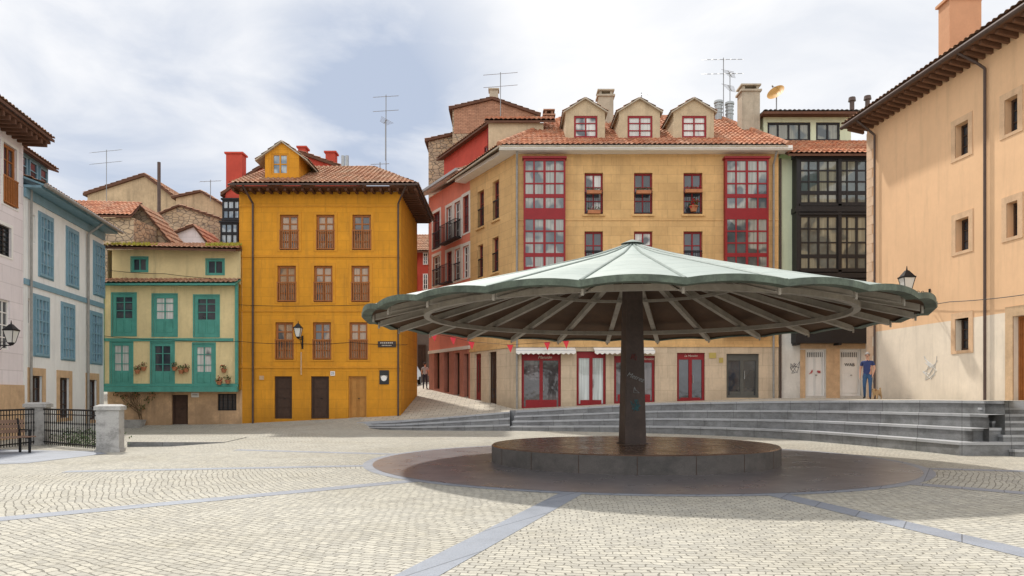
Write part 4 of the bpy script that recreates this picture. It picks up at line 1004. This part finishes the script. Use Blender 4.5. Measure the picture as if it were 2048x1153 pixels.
mb.box(FB,-.1,uN,.0,.6,zb_,zb_+.1); mb.obj('blue_trim',ebw,[mBlue])
roof(ebw,[(FB.P(-.2,.7,zb_+.15),FB.P(uN,.7,zb_+.15),FB.P(uN,-3.5,zb_+1.7),FB.P(-.2,-3.5,zb_+1.7))],mTileB,.07,under=mBlue)
mb=MB(); mb.cyl(FB.P(-.2,.76,zb_+.1),FB.P(uN,.76,zb_+.1),.08,n=8); mb.obj('gutter',ebw,[mPipeG])
u=FB.at(172)[0]; pipe(ebw,[FB.P(u,.7,zb_),FB.P(u,.1,zb_-.5),FB.P(u,.1,0)],.055,mPipeG); u=FB.at(57)[0]; pipe(ebw,[FB.P(u,.1,zb_),FB.P(u,.1,0)],.045,mPipeG)
mb=MB(); ud=FB.at(112)[0]; mb.box(FB,ud-1.5,ud+1.3,-2.6,-.9,zb_+.4,zb_+1.9); dd_=mb.obj('dormer',ebw,[mBlue])
roof(dd_,[(FB.P(ud-1.8,-.6,zb_+1.92),FB.P(ud+1.6,-.6,zb_+1.92),FB.P(ud+1.6,-2.9,zb_+2.6),FB.P(ud-1.8,-2.9,zb_+2.6))],mTileB,.08,name='dormer_roof')
for a in(-1.3,-.35,.55): window(dd_,FB,(ud+a,ud+a+.7,zb_+.95,zb_+1.75),mBlue,gDk,0,1,.05,-.86)
epk=thing('pale_pink_townhouse','pale pink scored render house with dark overhanging eaves','building',(-18,25,0))
uF=uN+12; zp=11.05
pw=[FB.R(6,33,292,413),FB.R(-3,22,452,512),]; pw+=[FB.R(-2,20,600,700)]
mb=MB(); wall(mb,FB,uN+.02,uF,-.5,zp,pw,.2,v=0); shell(mb,FB,uN+.02,uF,-.5,zp,7); mb.obj('wall',epk,[mPinkR])
window(epk,FB,pw[0],mOak,gDk,1,3,.1,-.1,surr=mWhite,sw=.12,rail=(mOak,.95,.04,True)); window(epk,FB,pw[1],mIron,gDk,1,5,.06,-.1,surr=mWhite,sw=.12); window(epk,FB,pw[2],mWhite,gDk,1,3,.06,-.1)
mb=MB(); mb.box(FB,uN+.02,uF,.003,.05,-.1,FB.at(20,770)[1]); mb.obj('stone_base',epk,[mStoneT])
mb=MB(); mb.box(FB,uN-.2,uF,.0,.85,zp,zp+.1)
u=uN
while u<uN+4: mb.box(FB,u,u+.12,.0,.82,zp-.18,zp-.002); u+=.4
mb.obj('eave_rafters',epk,[mEaveW])
roof(epk,[(FB.P(uN-.3,.95,zp+.2),FB.P(uF,.95,zp+.2),FB.P(uF,-4,zp+1.9),FB.P(uN-.3,-4,zp+1.9))],mTileB,.1)
# ------------------------------------------------------------------ lanterns
gLan=M('lantern_glass',(.66,.66,.62),.25,.1,3,.05)
def lantern(py_bot,F,xw,label,v,s=1.):
    uw,zb=F.at(xw,py_bot); e=thing('wall_lantern',label,'street lamp',F.P(uw,0,zb-.3),'iron wall lanterns'); c=Vector(F.P(uw,v,zb)); mb=MB()
    w=.13*s;h=.42*s
    mb.cyl(c,c+Vector((0,0,h)),w,w*1.9,n=4,rot=.785); mb.obj('lantern_glass',e,[gLan])
    mb=MB(); t=c+Vector((0,0,h)); mb.cyl(t,t+Vector((0,0,.05)),w*2.15,w*2.15,n=4,rot=.785); mb.cyl(t+Vector((0,0,.051)),t+Vector((0,0,.24*s)),w*1.9,w*.5,n=4,rot=.785); mb.cyl(t+Vector((0,0,.24*s)),t+Vector((0,0,.38*s)),w*.25,.01,n=6)
    mb.cyl(c-Vector((0,0,.1)),c,w*.4,w*1.05,n=4,rot=.785)
    for i in range(4):
        q=.785+math.pi/2*i; d=Vector((math.cos(q),math.sin(q),0)); mb.cyl(c+d*w*1.02,t+d*w*1.93,.014,n=4)
    mb.obj('lantern_frame',e,[mIron])
    mb=MB(); a=Vector(F.P(uw,.02,c.z-.12)); b=c-Vector((0,0,.1)); mb.cyl(a,b,.02,n=6); mb.box(F,uw-.04,uw+.04,.003,.03,c.z-.55,c.z+.1)
    pr=None
    for i in range(15):
        t_=i/14; p=a.lerp(b,.1+.75*t_)+Vector((0,0,-.38*(1-t_)**2*1.)); 
        if pr: mb.cyl(pr,p,.014,n=5)
        pr=p
    for cc_ in(.3,.5,.7):
        m_=a.lerp(b,cc_)+Vector((0,0,.07)); pr=None
        for i in range(11):
            q=i/10*5.2; p=m_+(b-a).normalized()*math.cos(q)*.06+Vector((0,0,math.sin(q)*.06)); 
            if pr: mb.cyl(pr,p,.01,n=4)
            pr=p
    mb.obj('bracket',e,[mIron]); return e
lantern(584,FR_,1860,'black iron lantern on a scrolled bracket on the peach wall',.85,1.1)
lantern(676,Fy,605,'black iron lantern on the ochre facade between windows',.75,.95)
lantern(685,FB,-16,'black iron lantern on a bracket on the pink house',.6,.95)
antenna(772,345,190,42,1.4,.1,8); antenna(771,300,240,42.1,.8,2.0,5); antenna(213,405,300,52,2.,.0,6); antenna(1447,235,116,42,2.3,.2,7); antenna(1001,240,145,48,2.2,.05,6); antenna(1283,215,186,41,.8,.3,6); antenna(760,345,325,41.5,1.,0.2,6)
antenna(1100,235,218,45,1.2,.5,8); antenna(421,385,360,50,1.3,.2,5); antenna(1460,235,145,42.3,1.3,1.1,6)
# ------------------------------------------------------------------ fence, posts, bench
def post(x,y,w,h,label):
    e=thing('stone_gatepost',label,'stone post',(x,y,0),'stone fence posts'); F0=Fr((x,y),(1,.25)); mb=MB(); a=w/2
    mb.box(F0,-a,a,-a,a,-.1,h-.16); mb.box(F0,-a-.05,a+.05,-a-.05,a+.05,h-.158,h-.05)
    mb.hexa([F0.P(-a-.04,-a-.04,h-.049),F0.P(a+.04,-a-.04,h-.049),F0.P(a+.04,a+.04,h-.049),F0.P(-a-.04,a+.04,h-.049),F0.P(-a*.8,-a*.8,h),F0.P(a*.8,-a*.8,h),F0.P(a*.8,a*.8,h),F0.P(-a*.8,a*.8,h)])
    mb.box(F0,-a-.03,a+.03,-a-.03,a+.03,-.1,.09)
    mb.obj('shaft',e,[mPost])
post(-11.3,21.1,.58,1.33,'square grey stone post with a flat cap at the railing end')
post(-15.1,23.9,.56,1.36,'square grey stone post with a flat cap between railings')
def fence(p,q,label):
    e=thing('iron_railing',label,'railing',((p[0]+q[0])/2,(p[1]+q[1])/2,0),'iron railings between stone posts'); L=math.dist(p,q); F0=Fr(p,(q[0]-p[0],q[1]-p[1])); mb=MB()
    mb.box(F0,0,L,-.025,.025,1.12,1.17); mb.box(F0,0,L,-.02,.02,.98,1.01); mb.box(F0,0,L,-.02,.02,.1,.14); mb.obj('rail',e,[mIron])
    mb=MB(); n=int(L/.14)
    for i in range(n+1):
        u=L*i/n; mb.cyl(F0.P(u,0,.04),F0.P(u,0,1.12),.013,n=6); 
        for z in(.45,.7): mb.cyl(F0.P(u,0,z),F0.P(u,0,z+.06),.024,n=6)
    mb.obj('balusters',e,[mIron])
fence((-11.6,21.3),(-14.85,23.75),'black iron railing with turned balusters between stone posts')
fence((-15.05,23.6),(-14.6,17.5),'black iron railing beside the bench')
mBw=M('weathered_bench_wood',(.22,.14,.10),.7,.25,5)
eb_=thing('park_bench','worn wooden slatted bench with iron legs in front of the railing','bench',(-13.6,20.1,0))
F0=Fr((-14.35,19.2),(.45,1.),1)
mb=MB()
for i in range(4): mb.box(F0,0,1.9,.02+i*.11,.11+i*.11,.43,.465)
mb.obj('seat',eb_,[mBw]); mb=MB()
for i in range(3): mb.box(F0,0,1.9,-.07-.03*i,-.04-.03*i,.55+i*.13,.65+i*.13)
mb.obj('backrest',eb_,[mBw])
for u in(.15,1.72):
    mb=MB(); mb.box(F0,u,u+.05,.38,.43,0,.43);mb.box(F0,u,u+.05,-.03,.02,0,.43);mb.box(F0,u,u+.05,-.03,.43,.4,.428);mb.hexa([F0.P(u,-.04,.43),F0.P(u+.05,-.04,.43),F0.P(u+.05,.0,.43),F0.P(u,.0,.43),F0.P(u,-.14,.95),F0.P(u+.05,-.14,.95),F0.P(u+.05,-.105,.95),F0.P(u,-.105,.95)])
    mb.box(F0,u,u+.05,-.05,.43,.62,.65); mb.box(F0,u,u+.05,.39,.43,.466,.62); mb.obj('leg',eb_,[mIron])
esh=thing('railing_shrub','low straggly green shrub growing behind the iron railing','plant',(-12.5,23.2,0))
mb=MB(); rnd=random.Random(2)
for i in range(1400):
    t_=rnd.random(); p=Vector((-11.9-2.6*t_+rnd.gauss(0,.2),22.4+1.9*t_+rnd.gauss(0,.25),0)); h_=.15+.4*abs(math.sin(t_*9)); p.z=rnd.random()*h_
    a=Vector((rnd.gauss(0,1),rnd.gauss(0,1),rnd.gauss(0,1))).normalized()*.045; b=a.cross(Vector((.3,.2,1))).normalized()*.02
    mb.face([p-a,p+b,p+a,p-b])
mb.obj('foliage',esh,[mLeaf])
# ------------------------------------------------------------------ bunting + cables
mPen=M('red_pennant_cloth',(.72,.05,.07),.7,.1)
ebn=thing('pennant_bunting','string of red triangular pennants across the street and shops','bunting',W3(950,690,36))
seq=[(828,662,37),(868,668,36.6),(906,675,36.2),(943,684,35.8),(1020,690,35.3),(1094,685,35.2),(1132,682,35.2),(1240,680,35.2)]
mb=MB()
for a,b in zip(seq,seq[1:]): mb.cyl(W3(*a),W3(*b),.008,n=4)
mb.obj('string',ebn,[mIron])
for s_ in seq[1:7]:
    p=Vector(W3(*s_)); mb=MB(); w=.15; mb.face([p+Vector((-w,0,0)),p+Vector((w,.03,0)),p+Vector((.03,.05,-.38))]); mb.obj('pennant',ebn,[mPen])
def cable(pts,sag,label,r=.012):
    e=thing('cable',label,'cable',pts[0],'cables along the facades'); mb=MB()
    for a,b in zip(pts,pts[1:]):
        a=Vector(a);b=Vector(b);pr=a
        for i in range(1,9):
            t_=i/8;p=a.lerp(b,t_)-Vector((0,0,sag*4*t_*(1-t_))); mb.cyl(pr,p,r,n=4,caps=False); pr=p
    mb.obj('wire',e,[mIron])
cable([W3(205,672,36.3),W3(340,680,36.3),W3(477,683,36.3),W3(600,688,36.85),W3(700,685,36.85),W3(815,690,36.8)],.05,'black cable strung along the cream and ochre facades')
cable([W3(210,540,36.6),W3(330,548,36.6),W3(477,560,36.6)],.05,'thin cable along the upper cream wall')
cable([W3(477,610,36.85),W3(640,612,36.85),W3(800,606,36.85)],.04,'thin cable across the ochre facade')
cable([W3(1765,620,29),W3(1900,604,24.9),W3(2048,590,21.7)],.03,'thin cable running along the peach wall')
# ------------------------------------------------------------------ people and dog
def skinfig(name,J,E,loc,ang,sc,mats,par,root='pelvis',sub=2):
    names=list(J); idx={n:i for i,n in enumerate(names)}
    me=bpy.data.meshes.new(name); me.from_pydata([J[n][0] for n in names],[(idx[a],idx[b]) for a,b,_ in E],[])
    o=bpy.data.objects.new(name,me); COL.objects.link(o); md=o.modifiers.new('s','SKIN')
    sv=me.skin_vertices[0].data
    for n in names:
        r=J[n][1]; sv[idx[n]].radius=(r if isinstance(r,tuple) else (r,r)); sv[idx[n]].use_root=(n==root)
    m2=o.modifiers.new('u','SUBSURF'); m2.levels=sub; m2.render_levels=sub
    dg=bpy.context.evaluated_depsgraph_get(); nm=bpy.data.meshes.new_from_object(o.evaluated_get(dg)); bpy.data.objects.remove(o)
    segs=[(Vector(J[a][0]),Vector(J[b][0]),m) for a,b,m in E]
    nm.materials.clear()
    for m in mats: nm.materials.append(m)
    for p in nm.polygons:
        c=p.center; best=(9,0)
        for a,b,m in segs:
            d=b-a; t_=max(0,min(1,(c-a).dot(d)/max(1e-9,d.length_squared))); q=(c-(a+d*t_)).length
            if q<best[0]: best=(q,m)
        p.material_index=best[1]; p.use_smooth=True
    ca,sa=math.cos(ang),math.sin(ang); zmin=min(v.co.z for v in nm.vertices)
    def T(v): x,y,z=v; z=(z-zmin)*sc; return Vector((loc[0]+(x*ca-y*sa)*sc,loc[1]+(x*sa+y*ca)*sc,loc[2]+z))
    for v in nm.vertices: v.co=T(v.co)
    ob=bpy.data.objects.new(name,nm); COL.objects.link(ob); attach(ob,par); return ob,T
mSkin=M('skin',(.52,.29,.20),.6,.08,8,.1); mHair=M('grey_hair',(.32,.30,.28),.8,.2,20); mHairD=M('dark_hair',(.04,.03,.025),.8,.2,20)
mShirt=M('navy_shirt',(.035,.05,.14),.85,.15,8,.3); mJean=M('blue_jeans',(.045,.10,.20),.85,.2,10,.3); mShoe=M('dark_shoes',(.04,.035,.03),.6)
mGShirt=M('grey_shirt',(.36,.37,.39),.85,.12,8); mDkT=M('dark_trousers',(.03,.03,.045),.85)
def person(label,loc,ang,h,shirt,trous,hair,armR,armL,legR,legL):
    e=thing('person',label,'person',loc)
    J={'pelvis':((0,0,.94),(.155,.115)),'waist':((0,.01,1.08),(.15,.115)),'chest':((0,.0,1.28),(.165,.115)),'neckb':((0,-.01,1.46),(.075,.07)),'neck':((0,.0,1.52),.052),'jaw':((0,.025,1.575),(.058,.066)),'head':((0,.015,1.66),(.072,.088)),'crown':((0,.005,1.73),(.05,.06)),'nose':((0,.115,1.635),.012)}
    E=[('pelvis','waist',1),('waist','chest',1),('chest','neckb',1),('neckb','neck',0),('neck','jaw',0),('jaw','head',0),('head','crown',0),('head','nose',0)]
    for s,arm,leg in((-1,armR,legR),(1,armL,legL)):
        n='R' if s<0 else 'L'
        el,wr,hd=arm; kn,an=leg
        J['sh'+n]=((s*.175,-.01,1.41),.062);J['up'+n]=(tuple(J['sh'+n][0][i]*.45+el[i]*.55 for i in range(3)),.055);J['el'+n]=(el,.044);J['wr'+n]=(wr,.03);J['pa'+n]=(hd,(.032,.024))
        E+=[('chest','sh'+n,1),('sh'+n,'up'+n,1),('up'+n,'el'+n,0),('el'+n,'wr'+n,0),('wr'+n,'pa'+n,0)]
        d=(Vector(hd)-Vector(wr)).normalized(); sd=Vector((0,1,0)) if abs(d.y)<.7 else Vector((1,0,0))
        for k in range(4):
            b=Vector(hd)+d*.03+sd*(.024-.016*k); m_=b+d*.04; t_=m_+d*(.035-.006*abs(k-1))+Vector((-s*.012,0,0))
            J[f'f{n}{k}a']=(tuple(m_),.009);J[f'f{n}{k}b']=(tuple(t_),.008); E+=[('pa'+n,f'f{n}{k}a',0),(f'f{n}{k}a',f'f{n}{k}b',0)]
        b=Vector(hd)+sd*.045+d*.01; J[f't{n}']=(tuple(b),.01); J[f't{n}b']=(tuple(b+d*.035),.009); E+=[('pa'+n,f't{n}',0),(f't{n}',f't{n}b',0)]
        J['hip'+n]=((s*.09,0,.86),(.095,.1));J['kn'+n]=(kn,.06);J['ca'+n]=(tuple(kn[i]*.6+an[i]*.4+(0,-.015,0)[i] for i in range(3)),.056);J['an'+n]=(an,.042);J['he'+n]=((an[0],an[1]-.02,an[2]-.05),.036);J['to'+n]=((an[0]+s*.02,an[1]+.17,an[2]-.055),(.042,.028))
        E+=[('pelvis','hip'+n,2),('hip'+n,'kn'+n,2),('kn'+n,'ca'+n,2),('ca'+n,'an'+n,2),('an'+n,'he'+n,3),('he'+n,'to'+n,3)]
    sc=h/1.79
    ob,T=skinfig('body',J,E,loc,ang,sc,[mSkin,shirt,trous,mShoe],e)
    mb=MB(); c=Vector((0,-.005,1.675))
    n_=12
    def hp(i_,j_):
        q=2*math.pi*i_/n_; low=.15 if math.sin(q)>.3 else -.55
        f=math.pi/2-(math.pi/2-math.asin(low))*j_/5
        return T(c+Vector((math.cos(q)*math.cos(f)*.085,math.sin(q)*math.cos(f)*.1,math.sin(f)*.105)))
    for i in range(n_):
        for j in range(5): mb.face([hp(i,j),hp(i+1,j),hp(i+1,j+1),hp(i,j+1)])
    mb.obj('hair',e,[hair],smooth=True)
    mb=MB()
    for s in(-1,1): mb.cyl(T((s*.03,.085,1.655)),T((s*.03,.1,1.655)),.011,n=8)
    mb.cyl(T((-.022,.09,1.595)),T((.022,.09,1.595)),.006,n=5); mb.obj('eyes_and_mouth',e,[mHairD])
    mb=MB()
    for s in(-1,1): mb.cyl(T((s*.075,.0,1.62)),T((s*.085,-.01,1.67)),.016,n=6)
    mb.obj('ears',e,[mSkin]); return e,T
pd=W3(1735,803,27.6); pz=g_up(pd[0],27.6)+.01
pe,T=person('grey-haired man in a navy shirt and jeans walking a small dog',(pd[0],27.6,pz),math.radians(150),1.76,mShirt,mJean,mHair,
 (( -.24,.02,1.14),(-.2,.16,.96),(-.19,.2,.89)),((.25,-.06,1.14),(.25,.03,.90),(.25,.05,.82)),((-.1,.1,.5),(-.1,.12,.1)),((.1,.06,.5),(.11,-.14,.12)))
dgx=(1754-CX)/FPX*27.2
edg=thing('dog','small fluffy cream dog standing on a lead beside a man','dog',(dgx,27.2,pz))
J={'rump':((0,-.16,.27),.085),'belly':((0,0,.265),.085),'chest':((0,.13,.26),.1),'neck':((0,.2,.33),.07),'head':((0,.25,.39),.07),'muz':((0,.33,.365),.034),'tail1':((0,-.25,.34),.034),'tail2':((0,-.25,.44),.034)}
E=[('belly','rump',0),('belly','chest',0),('chest','neck',0),('neck','head',0),('head','muz',0),('rump','tail1',0),('tail1','tail2',0)]
for s in(-1,1):
    n=str(s); J['ear'+n]=((s*.075,.24,.37),.024); E.append(('head','ear'+n,1))
    J['el'+n]=((s*.06,.13,.16),.038);J['wr'+n]=((s*.06,.15,.07),.028);J['pw'+n]=((s*.06,.18,.02),.028);E+=[('chest','el'+n,0),('el'+n,'wr'+n,0),('wr'+n,'pw'+n,0)]
    J['kn'+n]=((s*.07,-.11,.18),.048);J['hk'+n]=((s*.07,-.2,.1),.028);J['fp'+n]=((s*.07,-.17,.02),.028);E+=[('rump','kn'+n,0),('kn'+n,'hk'+n,0),('hk'+n,'fp'+n,0)]
mDog=M('cream_dog_fur',(.46,.31,.17),.95,.3,25,.8,60,bd=.02); mDogE=M('tan_dog_ear',(.28,.16,.08),.95,.2,20)
db,TD=skinfig('body',J,E,(dgx,27.2,pz),math.radians(130),1.,[mDog,mDogE],edg,'belly')
mb=MB(); mb.cyl(TD((0,.355,.37)),TD((0,.376,.37)),.014,n=6)
for s in(-1,1): mb.cyl(TD((s*.025,.305,.415)),TD((s*.025,.32,.415)),.01,n=6)
mb.obj('nose_and_eyes',edg,[mHairD])
cable([tuple(T((-.19,.2,.86))),tuple(TD((0,.18,.4)))],.12,'slack dog lead between a hand and a collar',.006)
pf=((850-CX)/FPX*46.5,46.5); pz2=g_up(*pf)+.01
person('man in grey shirt and dark trousers seen from behind',(pf[0],pf[1],pz2),math.radians(-10),1.68,mGShirt,mDkT,mHairD,
 ((-.25,.0,1.14),(-.22,.12,.98),(-.19,.16,.93)),((.25,.0,1.14),(.22,.12,.98),(.19,.16,.93)),((-.1,.04,.5),(-.11,.0,.1)),((.1,.04,.5),(.12,.0,.1)))
# ------------------------------------------------------------------ parked car up the street
cx,cy=-7.75,55.; cz=g_up(-6.5,cy)+.02
ecar=thing('parked_car','silver grey hatchback parked at the top of the street','car',(cx,cy,cz))
Fcar=Fr((cx,cy),(0,1),1)
prf=[(-2,.35),(-2.05,.7),(-1.9,.95),(-1.1,1.05),(-.55,1.42),(.9,1.45),(1.6,1.05),(1.95,.98),(2.0,.4)]
mb=MB()
def sec(w0): return [Fcar.P(u,w0*(.78 if z>1.2 else 1),cz+z) for u,z in prf]
A_=sec(-.82);B_=sec(.82)
mb.face(A_);mb.face(B_[::-1])
for i in range(len(prf)):
    j=(i+1)%len(prf); mb.face([A_[i],A_[j],B_[j],B_[i]])
mb.obj('body',ecar,[M('silver_car_paint',(.4,.41,.42),.3,.03,1,.02,metal=.6)])
mb=MB()
mb.hexa([Fcar.P(-1.08,-.72,cz+1.08),Fcar.P(-1.08,.72,cz+1.08),Fcar.P(-.6,.6,cz+1.4),Fcar.P(-.6,-.6,cz+1.4),Fcar.P(-1.11,-.72,cz+1.1),Fcar.P(-1.11,.72,cz+1.1),Fcar.P(-.63,.6,cz+1.42),Fcar.P(-.63,-.6,cz+1.42)])
mb.obj('windscreen',ecar,[gDk])
for u in(-1.3,1.3):
    for v in(-.8,.8):
        mb=MB(); mb.cyl(Fcar.P(u,v-.1,cz+.31),Fcar.P(u,v+.1,cz+.31),.31,n=18); mb.obj('wheel',ecar,[mBlack])
for v in(-.6,.6):
    mb=MB(); mb.box(Fcar,-2.08,-2.03,v-.16,v+.16,cz+.62,cz+.76); mb.obj('headlight',ecar,[mWhite])
# ------------------------------------------------------------------ world, sun, camera
sc=bpy.context.scene
w=bpy.data.worlds.new('World'); sc.world=w; w.use_nodes=True; N=NT(w); bg_=N.n['Background']
tsun=Vector((-1.25,2.2,3.4)).normalized()
sky=N.add('ShaderNodeTexSky',sky_type='NISHITA'); sky.sun_disc=False; sky.sun_elevation=math.asin(tsun.z); sky.sun_rotation=math.atan2(tsun.x,tsun.y)
tc=N.add('ShaderNodeTexCoord').outputs['Generated']; nv_=N.add('ShaderNodeVectorMath',operation='NORMALIZE'); N.put(nv_,0,tc); dirv=nv_.outputs[0]
sx=N.add('ShaderNodeSeparateXYZ'); N.put(sx,0,dirv)
cl=N.noise(N.scale(dirv,(1,1,2.0)),2.2,7,.5,.3)
cl2=N.noise(N.scale(dirv,(1,1,2.4)),4.5,6,.55,.4)
def blob(px,py,rad):
    c=Vector(((px-CX)/FPX,1,(HZ-py)/FPX)).normalized(); d=N.add('ShaderNodeVectorMath',operation='DISTANCE'); N.put(d,0,dirv); setin(d,1,c)
    return N.mr(d.outputs['Value'],rad,rad*.1,0,1)
bl=N.math('MAXIMUM',N.math('MAXIMUM',blob(740,200,.21),N.math('MULTIPLY',blob(270,280,.27),.75)),N.math('MULTIPLY',blob(1750,120,.28),.22))
bl=N.math('MULTIPLY',bl,N.mr(cl2,.32,.60,.35,1.35))
bl=N.math('ADD',bl,N.mr(cl,.52,.8,0,.15),True)
cloud=N.mix(N.mr(cl2,.4,.65),(10.4,10.4,10.5),(9.5,9.65,9.95))
greyc=N.mix(.12,(5.3,6.05,7.5),sky.outputs[0])
outc=N.mix(bl,cloud,greyc)
rear_boost=N.mr(sx.outputs[1],.1,-.6,1.,1.5)  # extra sky brightness added behind the camera to light the facades
vm=N.add('ShaderNodeVectorMath',operation='SCALE'); N.put(vm,0,outc); N.put(vm,3,rear_boost)
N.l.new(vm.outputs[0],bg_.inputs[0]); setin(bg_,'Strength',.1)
sl=bpy.data.lights.new('sun','SUN'); sl.energy=3.8; sl.angle=math.radians(2); sl.color=(1,.95,.87)
so=bpy.data.objects.new('sun',sl); COL.objects.link(so); so.rotation_euler=(-tsun).to_track_quat('-Z','Y').to_euler(); so.location=(0,0,40)
cam=bpy.data.cameras.new('camera'); co=bpy.data.objects.new('camera',cam); COL.objects.link(co); co.location=(0,0,EYE); co.rotation_euler=(math.pi/2,0,0)
cam.sensor_width=36; cam.lens=FPX/2048*36; cam.shift_y=(HZ-576.5)/2048; cam.clip_end=4000; sc.camera=co
sc.view_settings.view_transform='Standard'; sc.view_settings.look='None'; sc.view_settings.exposure=0
